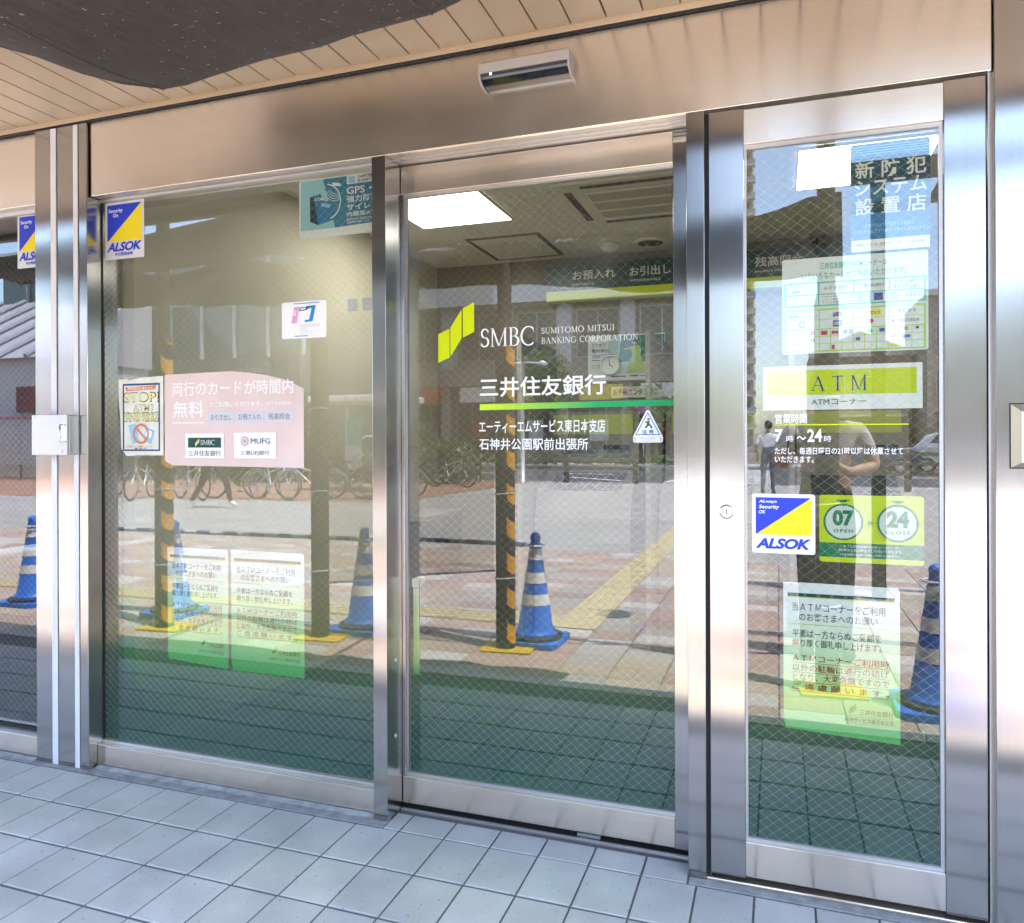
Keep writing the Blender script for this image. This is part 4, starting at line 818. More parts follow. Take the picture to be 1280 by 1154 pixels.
p = Poster('wall_notice', 'pale grey notice sheet on the lobby back wall, below the bank name', 'notice', -1.80, -1.56, 1.13, 1.52, 3.125, ink('pale_notice', (.5, .52, .5))); p.text(GREYT, ('通帳・カード', .15, .1, .7, .16), ('ご利用案内', .25, .2, .8, .25)); p.disc('green_mark', GRN, .75, .16, .015)
ck = thing('wall_clock', 'round white wall clock on the lobby back wall', 'clock', (-1.13, 3.1, 1.76))
q = MB().lathe([(.0, 0), (.062, 0), (.062, .02), (.07, .02), (.07, -.004), (.062, -.004)], 0, 0, 28); q.v = [(-1.135+v[0], 3.11-v[2], 1.822+v[1]) for v in q.v]; q.build('case', mat('clock_white', (.72, .72, .70), .4), ck)
BOX('hand', BLACK, ck, -1.137, -1.133, 3.084, 3.086, 1.822, 1.865); MB().prism_xz([(-1.137, 1.82), (-1.133, 1.824), (-1.108, 1.803), (-1.111, 1.80)], 3.081, 3.083).build('hand', BLACK, ck)
fr = thing('lobby_bench', 'dark waste stand against the lobby left wall', 'stand', (-2.3, 2.7, 0)); BOX('body', DKG, fr, -2.49, -2.2, 2.3, 2.9, 0, .75, bev=.01); BOX('top', WALLP, fr, -2.495, -2.19, 2.29, 2.91, .751, .78)

# ================================================================== PORCH: TARPAULIN, POSTS, CONES
TARPM = bpy.data.materials.new('scuffed_dark_tarpaulin'); TARPM.use_nodes = True
t = TARPM.node_tree; b = t.nodes['Principled BSDF']; b.inputs['Roughness'].default_value = .62; b.inputs['Specular IOR Level'].default_value = .35
g = t.nodes.new('ShaderNodeNewGeometry'); mp = t.nodes.new('ShaderNodeMapping'); mp.inputs['Scale'].default_value = (9, 2.2, 9); mp.inputs['Rotation'].default_value = (0, 0, R(35)); t.links.new(g.outputs['Position'], mp.inputs[0])
n1 = t.nodes.new('ShaderNodeTexNoise'); n1.inputs['Scale'].default_value = 3; n1.inputs['Detail'].default_value = 9; n1.inputs['Roughness'].default_value = .75; t.links.new(mp.outputs[0], n1.inputs[0])
n2 = t.nodes.new('ShaderNodeTexNoise'); n2.inputs['Scale'].default_value = 55; n2.inputs['Detail'].default_value = 2; t.links.new(g.outputs['Position'], n2.inputs[0])
cr = t.nodes.new('ShaderNodeValToRGB'); e = cr.color_ramp.elements; e[0].position = .35; e[0].color = (.045, .039, .034, 1); e[1].position = .80; e[1].color = (.085, .078, .070, 1); t.links.new(n1.outputs[0], cr.inputs[0])
sp_ = t.nodes.new('ShaderNodeMapRange'); sp_.inputs[1].default_value = .705; sp_.inputs[2].default_value = .72; t.links.new(n2.outputs[0], sp_.inputs[0])
mx = t.nodes.new('ShaderNodeMix'); mx.data_type = 'RGBA'; mx.inputs[7].default_value = (.35, .33, .29, 1); t.links.new(sp_.outputs[0], mx.inputs[0]); t.links.new(cr.outputs[0], mx.inputs[6]); t.links.new(mx.outputs[2], b.inputs['Base Color'])
bp = t.nodes.new('ShaderNodeBump'); bp.inputs['Strength'].default_value = .35; bp.inputs['Distance'].default_value = .01; t.links.new(n1.outputs[0], bp.inputs['Height']); t.links.new(bp.outputs[0], b.inputs['Normal'])
# outline seen from below, from the front edge (beside the posts) in to its corner near the header
inner = [(-4.9, -1.10), (-3.6, -1.02), (-2.9, -.93), (-2.45, -.80), (-2.14, -.68), (-2.085, -.58), (-2.06, -.47), (-2.005, -.37), (-1.915, -.285), (-1.83, -.272), (-1.74, -.28), (-1.5, -.31), (-1.28, -.34), (-1.15, -.38), (-1.0, -.405), (-.88, -.415), (-.79, -.44), (-.6, -.58), (-.42, -.78), (-.30, -.92)]
NV = 14; vs = []; fs = []
N = len(inner)
for i, (x, y) in enumerate(inner):
    xo = x*.98+.03*math.sin(i); yo = min(y-.12, -1.32+.03*math.sin(i*1.7))
    for j in range(NV):
        f = j/(NV-1); xx = x+(xo-x)*f; yy = y+(yo-y)*f
        zz = 2.455-.015*math.sin(x*5)-.05*math.sin(math.pi*f)-.10*f*f+.018*math.sin(7*xx+3*yy)*min(1, f*4)+(.0 if f > 0 else .0)
        vs.append((xx, yy, zz))
    vs.append((xo, yo-.03, zz-.01))
M = NV+1
top = [(a, b_, c+.006) for a, b_, c in vs]
k = len(vs)
for i in range(N-1):
    for j in range(M-1):
        a, b_, c, d = i*M+j, i*M+j+1, (i+1)*M+j+1, (i+1)*M+j
        fs.append((a, d, c, b_)); fs.append((a+k, b_+k, c+k, d+k))
for i in range(N-1): fs.append((i*M, (i+1)*M, (i+1)*M+k, i*M+k)); fs.append((i*M+M-1, i*M+M-1+k, (i+1)*M+M-1+k, (i+1)*M+M-1))
for j in range(M-1): fs.append((j, j+1, j+1+k, j+k)); fs.append(((N-1)*M+j, (N-1)*M+j+k, (N-1)*M+j+1+k, (N-1)*M+j+1))
mb = MB(); mb.add(vs+top, fs); tp = mb.build('tarpaulin', TARPM, smooth=True); tag(tp, 'scuffed dark brown tarpaulin slung under the porch ceiling', 'tarpaulin')
mb = MB()
for (i0, i1) in ((4, 5), (8, 9), (15, 16)):   # welded seams
    pts = [vs[i0*M+j] for j in range(NV)]; mb.tube([(a, b_, c-.001) for a, b_, c in pts], .0022, 5)
stuff(mb.build('welded_seam', mat('tarp_seam', (.12, .11, .10), .7), tp))
for i0 in (8, 12, 16):
    x, y, z = vs[i0*M]; 
    mb = MB().tube([(x, y, z), (x+.01, y+.01, 2.50), (x, y+.015, 2.575)], .003, 6); mb.build('tie_cord', mat('grey_cord', (.3, .3, .28), .8), tp)
mb = MB(); n = 60; vb = []; fb = []
for i in range(n+1):
    x = -4.9+5.22*i/n; yy = -1.985+.03*math.sin(i*.9)+.015*math.sin(i*2.3); zt = 2.56+.03*math.sin(i*.55)-.05*abs(math.sin(i*.21)); zb = 2.25+.03*math.sin(i*.21+1)+.006*math.sin(i*1.3)-.15*max(0, (i-40)/20)
    for f in (0, .35, .7, 1): vb.append((x, yy+.03*math.sin(3*f+i*.4), zt+(zb-zt)*f))
for i in range(n):
    for j in range(3): fb.append((i*4+j, i*4+j+1, i*4+j+5, i*4+j+4))
k = len(vb); vb += [(a, b_+.004, c) for a, b_, c in vb]; fb += [tuple(q+k for q in f[::-1]) for f in fb]
tb_ = mb.add(vb, fb).build('tarpaulin', TARPM, smooth=True); tag(tb_, 'dark tarpaulin band strung between the awning posts, seen reflected in the glass', 'tarpaulin')
q = MB()
for xx in (-4.2, -3.2, -2.3, -1.2, -.3): q = MB().tube([(xx, -1.98, 2.53), (xx+.01, -1.98, 2.72), (xx, -1.98, 2.89)], .003, 5); q.build('hanging_cord', mat('grey_cord', ()), tb_)
fr_ = thing('awning_support', 'thin steel pipe frame on top of the wrapped posts', 'frame', (-2, -2, 2.4))
GALV = mat('galvanised_pipe', (.45, .45, .44), .45, .7)
MB().tube([(-5.0, -1.98, 2.90), (.5, -1.98, 2.90)], .02, 10).build('front_pipe', GALV, fr_)
for xx in (-4.1, -2.92, -1.62): MB().tube([(xx, -1.96, 2.90), (xx, -1.08, 2.70)], .016, 10).build('side_pipe', GALV, fr_)

TIGER = stripes('tiger_guard', (.012, .012, .012), (.72, .34, .015), 4.6, 1.1, .5); POSTM = mat('dark_post_cloth', (.035, .032, .028), .75, var=.25, vscale=15)
FOOT = mat('yellow_foot_plate', (.55, .36, .02), .6)
def post(x, y, label, guard=True):
    t = thing('awning_post', label, 'post', (x, y, PZ), 'wrapped awning posts')
    MB().lathe([(.060, PZ), (.060, 2.0), (.045, 2.05), (.045, 2.88)], x, y, 16).build('wrapped_core', POSTM, t)
    mb = MB(); n = 12 if guard else 0     # hazard guard on the right half of the post
    for i in range(n): 
        a0, a1 = R(-80+142*i/n), R(-80+142*(i+1)/n)
        mb.add([(x+.064*math.cos(a0), y+.064*math.sin(a0), PZ+.02), (x+.064*math.cos(a1), y+.064*math.sin(a1), PZ+.02), (x+.064*math.cos(a1), y+.064*math.sin(a1), 1.98), (x+.064*math.cos(a0), y+.064*math.sin(a0), 1.98)], [(0, 1, 2, 3)])
    if guard: mb.build('hazard_guard', TIGER, t)
    MB().prism_xy([(x-.16, y-.11), (x+.17, y-.13), (x+.19, y+.10), (x-.13, y+.13)], PZ, PZ+.012).build('foot_plate', FOOT, t)
    for zz in (.42, .95, 1.5):
        MB().tube([(x+.064*math.cos(a*.5236), y+.064*math.sin(a*.5236), zz+.004*math.sin(a)) for a in range(12)], .005, 6, True).build('cord_tie', mat('pale_cord', (.5, .5, .46), .8), t)
    return t
post(-4.10, -1.88, 'black and orange wrapped awning post reflected behind the left parking notice'); post(-2.90, -2.00, 'dark wrapped awning post reflected right of the pink notice', False); post(-1.63, -2.00, 'black and orange wrapped awning post reflected in the sliding door')
post(.24, -1.97, 'dark wrapped awning post reflected in the hinged door behind the photographer', False)
vs2 = thing('vinyl_sheet', 'smoky clear vinyl sheet hung between two awning posts', 'sheet', (-2.26, -2.0, .3))
mb = MB(); n = 16
for i in range(n+1):
    x = -2.84+1.14*i/n; yy = -1.995+.012*math.sin(i*1.3); zb = .34+.12*(i/n); mb.add([(x, yy, zb), (x, yy, 2.30)], [])
mb.f = [(2*i, 2*i+2, 2*i+3, 2*i+1) for i in range(n)]; mb.mi = [0]*n
mb.build('sheet', VINYL, vs2); MB().tube([(-2.84, -1.995, .34), (-1.70, -1.995, .46)], .008, 6).build('hem_rod', GALV, vs2)

CB = mat('cone_blue', (.03, .17, .66), .45, var=.08, vscale=20); CWH = mat('cone_white_band', (.80, .81, .80), .4, var=.06, vscale=30); CBASE = mat('cone_weight_dark', (.03, .035, .05), .7)
def cone(x, y, label):
    t = thing('traffic_cone', label, 'traffic cone', (x, y, PZ), 'blue traffic cones along the porch'); z = PZ
    rr = lambda h: .118-(.118-.032)*(h-.06)/.60
    MB().prism_xy([(x+.19*sx*(1 if q else .82), y+.19*sy*(.82 if q else 1)) for sx, sy, q in ((1, -1, 0), (1, -1, 1), (1, 1, 1), (1, 1, 0), (-1, 1, 0), (-1, 1, 1), (-1, -1, 1), (-1, -1, 0))], z, z+.035).build('base', CB, t)
    MB().lathe([(.175, z+.035), (.175, z+.055), (.15, z+.06)], x, y, 28).build('weight_ring', CBASE, t)
    MB().lathe([(.15, z+.055), (.133, z+.075), (rr(.09), z+.10), (rr(.66), z+.66), (.036, z+.68), (.03, z+.70), (.015, z+.712), (0, z+.715)], x, y, 28).build('cone_body', CB, t, smooth=True)
    for h0, h1 in ((.24, .31), (.38, .45), (.53, .60)): MB().lathe([(rr(h0)+.0015, z+h0+.01), (rr(h1)+.0015, z+h1+.01)], x, y, 28, False).build('white_band', CWH, t, smooth=True)
    return t
CN = [(-5.75, -2.20), (-4.35, -2.25), (-2.72, -2.27), (-1.50, -2.22), (.72, -1.82)]
for (x, y), lb in zip(CN, ('blue and white traffic cone reflected in the strip window at far left', 'blue and white traffic cone reflected behind the left parking notice', 'blue and white traffic cone reflected beside the mullion in the big window', 'blue and white traffic cone reflected beside the striped post in the sliding door', 'blue and white traffic cone reflected low in the hinged door')): cone(x, y, lb)
BARM = stripes('blue_white_bar', (.68, .68, .70), (.03, .06, .28), 1.0, 4.2, .4)
def bar(a, b_, label):
    t = thing('cone_bar', label, 'bar', ((a[0]+b_[0])/2, (a[1]+b_[1])/2, .6), 'bars between the traffic cones'); z = PZ+.63
    d = Vector((b_[0]-a[0], b_[1]-a[1], 0)).normalized(); A = Vector((a[0], a[1], z))+d*.065; B = Vector((b_[0], b_[1], z))-d*.065
    MB().tube([A, B], .0165, 10).build('bar_tube', BARM, t, smooth=True)
    for c in (a, b_): MB().tube([(c[0]+.06*math.cos(q*.3927), c[1]+.06*math.sin(q*.3927), z) for q in range(16)], .006, 6, True).build('ring_end', CWH, t, smooth=True)
bar(CN[0], CN[1], 'blue and white bar between the two cones at far left'); bar(CN[1], CN[2], 'blue and white bar between cones, reflected in the big window'); bar(CN[2], CN[3], 'blue and white bar between cones, reflected in the sliding door')
bar(CN[4], (2.3, -1.9), 'blue and white bar reflected over the stopwatch sticker'); cone(2.3, -1.9, 'blue and white traffic cone at the right end of the porch')

# ================================================================== PEOPLE
def smooth_body(name, joints, bones, mats, bonemat, parent):
    """one continuous skin over a skeleton; each face takes the material of its nearest bone"""
    names = list(joints); idx = {n: i for i, n in enumerate(names)}
    me = bpy.data.meshes.new(name); me.from_pydata([joints[n][0] for n in names], [(idx[a], idx[b_]) for a, b_ in bones], [])
    o = bpy.data.objects.new(name, me); col.objects.link(o)
    md = o.modifiers.new('s', 'SKIN'); md.use_smooth_shade = True; md.branch_smoothing = .4
    for i, n in enumerate(names):
        r = joints[n][1]; r = r if isinstance(r, tuple) else (r, r); me.skin_vertices[0].data[i].radius = r; me.skin_vertices[0].data[i].use_root = (i == 0)
    o.modifiers.new('u', 'SUBSURF').levels = 2
    dg = bpy.context.evaluated_depsgraph_get(); m2 = bpy.data.meshes.new_from_object(o.evaluated_get(dg)); bpy.data.objects.remove(o); bpy.data.meshes.remove(me)
    m2.materials.clear()
    for m in mats: m2.materials.append(m)
    segs = [(Vector(joints[a][0]), Vector(joints[b_][0]), bonemat[i]) for i, (a, b_) in enumerate(bones)]
    for pgn in m2.polygons:
        c = pgn.center; best = None
        for a, b_, k in segs:
            d = b_-a; f = max(0, min(1, (c-a).dot(d)/d.length_squared)); ds = (c-(a+d*f)).length
            if best is None or ds < best[0]: best = (ds, k, f)
        k = best[1]
        if isinstance(k, tuple): k = k[0] if best[2] < k[2] else k[1]
        pgn.material_index = k; pgn.use_smooth = True
    q = bpy.data.objects.new(name, m2); col.objects.link(q); q.parent = parent; return q
SKIN = mat('skin', (.45, .28, .20), .55); HAIR = mat('black_hair', (.012, .010, .009), .5)
def person(label, loc, rz, top, legs, shoes, P, bag=None, group=None):
    t = thing('person', label, 'person', loc, group); t.rotation_euler = (0, 0, rz); ORG[t.name] = Vector((0, 0, 0))
    J = {'pelvis': ((0, 0, .95), (.16, .12)), 'belly': ((0, 0, 1.10), (.145, .105)), 'chest': ((0, .01, 1.30), (.17, .115)), 'neckb': ((0, 0, 1.44), .06), 'neck': ((0, -.01, 1.50), .052), 'head': ((0, -.02, 1.60), (.078, .092)), 'crown': ((0, -.015, 1.68), (.068, .08))}
    J.update(P)
    B = [('pelvis', 'belly'), ('belly', 'chest'), ('chest', 'neckb'), ('neckb', 'neck'), ('neck', 'head'), ('head', 'crown')]; K = [1, 0, 0, 2, 2, 2]
    for s in ('l', 'r'):
        B += [('chest', 'sh'+s), ('sh'+s, 'el'+s), ('el'+s, 'wr'+s), ('wr'+s, 'ha'+s), ('pelvis', 'hi'+s), ('hi'+s, 'kn'+s), ('kn'+s, 'an'+s), ('an'+s, 'to'+s)]
        K += [0, (0, 2, .75), 2, 2, 1, 1, 1, 3]
    smooth_body('body', J, B, [top, legs, SKIN, shoes], K, t)
    hx, hy, hz = J['head'][0]
    q = MB(); pr = [(.0, .125), (.04, .118), (.07, .09), (.088, .05), (.09, .0), (.08, -.035)]
    q.lathe([(r, z) for r, z in pr[::-1]], 0, 0, 18)
    q.v = [(hx+x*.98, hy+.012+y*1.08, hz+.02+z-(.03 if y > 0 else -.03)*(1 if z < .06 else 0)) for x, y, z in q.v]; q.build('hair', HAIR, t, smooth=True)
    f = MB().tube([(hx, hy-.078, hz+.03), (hx, hy-.108, hz-.012), (hx, hy-.085, hz-.02)], [.008, .013, .008], 8); f.build('nose', SKIN, t, smooth=True)
    for s in (-1, 1):
        MB().box(hx+s*.032-.012, hx+s*.032+.012, hy-.094, hy-.082, hz+.018, hz+.028, bev=.003).build('eye', HAIR, t); MB().box(hx+s*.088-.008, hx+s*.088+.008, hy-.01, hy+.02, hz-.02, hz+.035, bev=.006).build('ear', SKIN, t)
    BOX('mouth', mat('lips', (.35, .13, .11), .5), t, hx-.022, hx+.022, hy-.096, hy-.086, hz-.05, hz-.042, bev=.002)
    for s in ('l', 'r'):
        hp = Vector(J['ha'+s][0]); wp = Vector(J['wr'+s][0]); d = (hp-wp).normalized(); sd_ = d.cross(Vector((0, 1, 0))); sd_ = sd_.normalized() if sd_.length > .1 else Vector((1, 0, 0)); nn = d.cross(sd_)
        for i_, (off, ln) in enumerate(((-.026, .058), (-.009, .068), (.009, .064), (.025, .05))):
            b0 = hp+sd_*off; MB().tube([b0-d*.01, b0+d*ln*.55+nn*.006, b0+d*ln*.95+nn*.026], [.0095, .009, .007], 7).build('finger', SKIN, t, smooth=True)
        b0 = (hp+wp)/2-sd_*.022; MB().tube([b0, b0-sd_*.02+d*.022+nn*.008, b0-sd_*.022+d*.052+nn*.016], [.012, .010, .008], 7).build('thumb', SKIN, t, smooth=True)
    return t
def limbs(l_arm, r_arm, l_leg, r_leg):
    P = {}
    for s, a, sx in (('l', l_arm, -1), ('r', r_arm, 1)):
        P['sh'+s] = ((sx*.185, .0, 1.385), .065); P['el'+s] = (a[0], .045); P['wr'+s] = (a[1], .03); P['ha'+s] = (a[2], (.034, .022))
    for s, a, sx in (('l', l_leg, -1), ('r', r_leg, 1)):
        P['hi'+s] = ((sx*.09, 0, .88), .098); P['kn'+s] = (a[0], .066); P['an'+s] = (a[1], .045); P['to'+s] = (a[2], .042)
    return P
def stand(sx): return ((sx*.10, -.01, .48), (sx*.105, .02, .085), (sx*.12, -.15, .04))
WTEE = mat('white_tshirt', (.72, .72, .72), .8, bump=.3, bscale=25); GTROU = mat('grey_trousers', (.13, .14, .16), .85, var=.1, vscale=20); KTROU = mat('black_trousers', (.02, .02, .025), .85); SNEAK = mat('white_sneaker', (.65, .65, .64), .6); DSHOE = mat('dark_shoe', (.03, .03, .03), .6); NAVT = mat('navy_top', (.03, .045, .09), .85)
# the photographer (faces the shop, +y): local -y is forward
person('photographer in white shirt and dark trousers behind the tripod camera, reflected in the hinged door', (.27, -2.66, PZ), R(180), mat('pale_grey_shirt', (.42, .42, .43), .85, var=.25, vscale=9, bump=.6, bscale=14), KTROU, DSHOE,
       limbs(((-.27, -.02, 1.15), (-.12, -.16, 1.12), (.02, -.21, 1.19)), ((.28, -.06, 1.16), (.20, -.18, 1.19), (.13, -.20, 1.245)), stand(-1), stand(1)))
person('pedestrian in white shirt and grey trousers walking to the crosswalk, reflected in the hinged door', (-.22, -16.6, PZ), R(8), WTEE, GTROU, DSHOE,
       limbs(((-.27, .05, 1.13), (-.26, -.03, .90), (-.255, -.06, .82)), ((.27, -.03, 1.13), (.27, -.12, .92), (.265, -.16, .84)), ((-.10, .06, .48), (-.10, .20, .12), (-.11, .08, .05)), stand(1)))
person('pedestrian in black striding past the parked bicycles, reflected below the pink notice', (-10.45, -9.8, PZ), R(95), NAVT, KTROU, SNEAK,
       limbs(((-.25, -.14, 1.15), (-.23, -.30, 1.0), (-.225, -.36, .95)), ((.25, .14, 1.14), (.24, .20, .90), (.235, .19, .82)), ((-.10, -.26, .52), (-.10, -.38, .12), (-.11, -.52, .05)), ((.10, .16, .48), (.10, .44, .14), (.11, .36, .05))))
# the camera in the photographer's hand, just behind the viewpoint
tr_ = thing('held_camera', 'black camera held up by the photographer, reflected in the hinged door', 'camera', (.10, -2.43, 1.18))
BK = mat('camera_black', (.012, .012, .012), .45)
BOX('camera_body', BK, tr_, .05, .18, -2.46, -2.40, 1.20, 1.29, bev=.012); q = MB().lathe([(.036, 0), (.036, .06), (.030, .065), (.0, .06)], 0, 0, 20); q.v = [(.11+v[0], -2.40+v[2], 1.245+v[1]) for v in q.v]; q.build('lens', BK, tr_, smooth=True)
BOX('viewfinder', BK, tr_, .09, .14, -2.455, -2.42, 1.29, 1.312, bev=.006)

# ================================================================== BICYCLES AND CARS
TYRE = mat('tyre_rubber', (.02, .02, .02), .8); CHR = mat('chrome', ()); SADD = mat('saddle_black', (.02, .02, .022), .6)
def bicycle_proto(paint, label, loc):
    t = thing('bicycle', label, 'bicycle', loc, 'bicycles parked on the red paving'); ORG[t.name] = Vector((0, 0, 0))
    for wx in (-.52, .52):
        tw = MB().tube([(wx+.315*math.cos(a*math.pi/14), 0, .33+.315*math.sin(a*math.pi/14)) for a in range(28)], .018, 8, True).build('tyre', TYRE, t, smooth=True)
        MB().tube([(wx+.292*math.cos(a*math.pi/14), 0, .33+.292*math.sin(a*math.pi/14)) for a in range(28)], .009, 6, True).build('rim', CHR, tw)
        q = MB()
        for a in range(14): q.tube([(wx, 0, .33), (wx+.29*math.cos(a*.4488), 0, .33+.29*math.sin(a*.4488))], .0016, 4)
        q.tube([(wx, -.04, .33), (wx, .04, .33)], .02, 8); q.build('spokes', CHR, tw)
        MB().tube([(wx+.345*math.cos(R(a)), 0, .33+.345*math.sin(R(a))) for a in range(10 if wx < 0 else 40, 171, 10)], .012, 6).build('mudguard', CHR, t)
    q = MB(); S = (-.18, 0, .62); H = (.36, 0, .78); BBt = (-.08, 0, .29)
    for a, b_, r in (((-.08, 0, .29), (-.21, 0, .76), .017), ((.36, 0, .80), (.335, 0, .66), .02), ((-.08, 0, .30), (.34, 0, .68), .02), ((-.17, 0, .60), (.35, 0, .74), .015), ((-.08, 0, .29), (-.52, 0, .33), .011), ((-.18, 0, .62), (-.52, 0, .33), .010), ((.335, 0, .66), (.52, 0, .33), .013)): q.tube([a, b_], r, 8)
    q.build('frame', paint, t, smooth=True)
    MB().prism_xy([(-.34, -.08), (-.30, -.10), (-.12, -.03), (-.05, -.02), (-.05, .02), (-.12, .03), (-.30, .10), (-.34, .08)], .80, .85).build('saddle', SADD, t); MB().tube([(-.21, 0, .75), (-.22, 0, .81)], .012, 8).build('seat_post', CHR, t)
    MB().tube([(.22, -.28, .99), (.33, -.22, 1.02), (.36, -.05, .98), (.36, .05, .98), (.33, .22, 1.02), (.22, .28, .99)], .011, 8).build('handlebar', CHR, t); MB().tube([(.36, 0, .80), (.36, 0, .98)], .012, 8).build('stem', CHR, t)
    q = MB(); 
    for zz in (.72, .80, .88, .96): q.tube([(.42, -.15, zz), (.74, -.17, zz), (.74, .17, zz), (.42, .15, zz)], .004, 5, True)
    for k_ in range(7): q.tube([(.74, -.17+.34*k_/6, .72), (.74, -.17+.34*k_/6, .96)], .003, 4); q.tube([(.42+.32*k_/6, -.16, .72), (.42+.32*k_/6, -.16, .96)], .003, 4); q.tube([(.42+.32*k_/6, .16, .72), (.42+.32*k_/6, .16, .96)], .003, 4)
    q.build('basket', mat('basket_wire', (.25, .25, .25), .4, .8), t)
    MB().tube([(-.08, .02, .29), (-.08, .06, .16)], .008, 6).build('crank', CHR, t); BOX('pedal', SADD, t, -.13, -.03, .06, .13, .145, .165); q = MB(); q.tube([(-.08+.085*math.cos(a*.3927), .03, .29+.085*math.sin(a*.3927)) for a in range(16)], .006, 5, True); q.build('chainring', CHR, t)
    MB().tube([(-.50, .05, .33), (-.44, .16, .0)], .009, 6).build('kickstand', CHR, t)
    return t
cols_ = {'silver': (.55, .55, .55), 'black': (.02, .02, .02), 'red': (.40, .03, .03), 'white': (.65, .65, .62), 'dark blue': (.03, .06, .20), 'pale green': (.35, .45, .32)}
proto = {}
bk = [(-13.6, -11.2, 70, 'white'), (-12.4, -11.4, 22, 'silver'), (-11.6, -11.9, 168, 'black'), (-10.6, -11.9, 15, 'silver'), (-9.9, -12.3, 172, 'white'), (-9.0, -12.6, 8, 'black'), (-8.3, -12.9, 160, 'dark blue'), (-10.0, -16.6, 20, 'red'), (-8.6, -17.0, 10, 'silver'), (-14.9, -11.6, 60, 'red'), (.35, -10.2, 96, 'black')]
ordn = ['leftmost but one', 'third', 'fourth', 'fifth', 'sixth', 'seventh', 'rightmost', 'left one of two farther', 'right one of two farther', 'leftmost']
for i, (x, y, rz, c) in enumerate(bk):
    lb = ('%s bicycle standing alone on the grey plaza, reflected in the hinged door' % c) if i == 10 else ('%s bicycle, %s in the row parked on red paving' % (c, ordn[i]))
    if c not in proto: t = proto[c] = bicycle_proto(mat('bike_paint_'+c.replace(' ', '_'), cols_[c], .3, .3), lb, (x, y, PZ))
    else: t = copy_tree(proto[c]); t.location = (x, y, PZ); t['label'] = lb
    if i == 10: del t['group']
    t.rotation_euler = (R(3), 0, R(rz))
def car(label, x, y, rz, paint):
    t = thing('car', label, 'car', (x, y, -.07), 'cars on the road'); ORG[t.name] = Vector((0, 0, 0)); t.rotation_euler = (0, 0, R(rz))
    pr = [(-2.05, .32), (-2.1, .55), (-2.02, .92), (-1.75, 1.0), (-1.35, 1.42), (-.9, 1.55), (.35, 1.54), (1.05, 1.02), (1.85, .86), (2.08, .62), (2.08, .34), (1.75, .26), (-1.8, .26)]
    q = MB(); n = len(pr); ring = []
    for yy, sc_ in ((-.84, .0), (-.80, 1), (.80, 1), (.84, 0)):
        ring.append([(a*(1 if sc_ else .985), yy*(1-.16*max(0, (z-.9))/.65), z if sc_ else (z-.03 if z > 1 else z)) for a, z in pr])
    q.add([p_ for r_ in ring for p_ in r_], [(i*n+j, i*n+(j+1) % n, (i+1)*n+(j+1) % n, (i+1)*n+j) for i in range(3) for j in range(n)]+[tuple(range(n)), tuple(range(4*n-1, 3*n-1, -1))])
    q.build('body', mat('car_paint_'+paint[0], paint[1], .25, .2), t)
    GLS = mat('car_glass', (.02, .025, .03), .05, spec=.8)
    for s in (-1, 1):
        yv = s*.775; MB().add([(-1.30, s*.80, 1.02), (.92, s*.80, 1.02), (.32, s*.748, 1.47), (-.95, s*.745, 1.48)], [(0, 1, 2, 3)]).build('side_window', GLS, t); 
        for wx in (-1.3, 1.3):
            wq = MB().lathe([(.0, 0), (.30, 0), (.31, .03), (.31, .17), (.30, .2), (0, .2)], 0, 0, 24); wq.v = [(wx+v[0], s*.87-s*v[2], .31+v[1]) for v in wq.v]; wo = wq.build('tyre', TYRE, t)
            rq = MB().lathe([(0, 0), (.19, 0), (.2, .012)], 0, 0, 18); rq.v = [(wx+v[0], s*.875-s*v[2], .31+v[1]) for v in rq.v]; rq.build('rim', CHR, wo)
        BOX('headlight', mat('headlight', (.7, .7, .68), .1), t, 2.0, 2.09, s*.62-.14, s*.62+.14, .62, .74); BOX('tail_light', mat('tail_light', (.4, .01, .01), .2), t, -2.10, -2.0, s*.66-.1, s*.66+.1, .7, .9)
    MB().add([(.42, -.70, 1.50), (.42, .70, 1.50), (1.02, .77, 1.06), (1.02, -.77, 1.06)], [(0, 1, 2, 3)]).build('windscreen', GLS, t).location = (.025, 0, .02)
    MB().add([(-1.36, -.70, 1.40), (-1.36, .70, 1.40), (-1.72, .77, 1.03), (-1.72, -.77, 1.03)], [(0, 1, 2, 3)]).build('rear_window', GLS, t).location = (-.025, 0, .02)
    BOX('number_plate', mat('plate_white', (.65, .65, .62), .5), t, 2.085, 2.10, -.17, .17, .42, .52)
car('silver car on the road, reflected at the right edge of the hinged door', 6.6, -30.5, 4, ('silver', (.45, .46, .48))); car('dark blue car on the road, reflected behind the photographer', 3.0, -30.2, 0, ('navy', (.05, .08, .16))); car('white car passing beyond the wooden fence', -14.5, -24.0, 180, ('white', (.65, .65, .65)))

# ================================================================== STREET FURNITURE
WOODB = mat('brown_wood_rail', (.13, .10, .075), .75, var=.2, vscale=10)
def fence(x0, x1, y, label, n):
    t = thing('wooden_fence', label, 'fence', ((x0+x1)/2, y, PZ), 'brown fences along the road')
    for i in range(n): xx = x0+(x1-x0)*i/(n-1); BOX('post', WOODB, t, xx-.075, xx+.075, y-.075, y+.075, PZ, 1.02, bev=.015)
    for zz in (.42, .66, .90): BOX('rail', WOODB, t, x0-.2, x1+.2, y+.078, y+.13, zz-.05, zz+.05, bev=.01)
fence(-8.2, -4.0, -20.1, 'brown post and rail fence by the road, reflected in the sliding door', 3); fence(-24, -10, -20.1, 'long brown post and rail fence behind the bicycles', 8); fence(1.0, 9.0, -18.6, 'brown post and rail fence reflected in the hinged door', 5)
lp = thing('street_lamp', 'pale twin arm street lamp reflected right of the striped post', 'street lamp', (-7.45, -19.9, PZ)); LPM = mat('lamp_pole_paint', (.55, .57, .58), .45, .3)
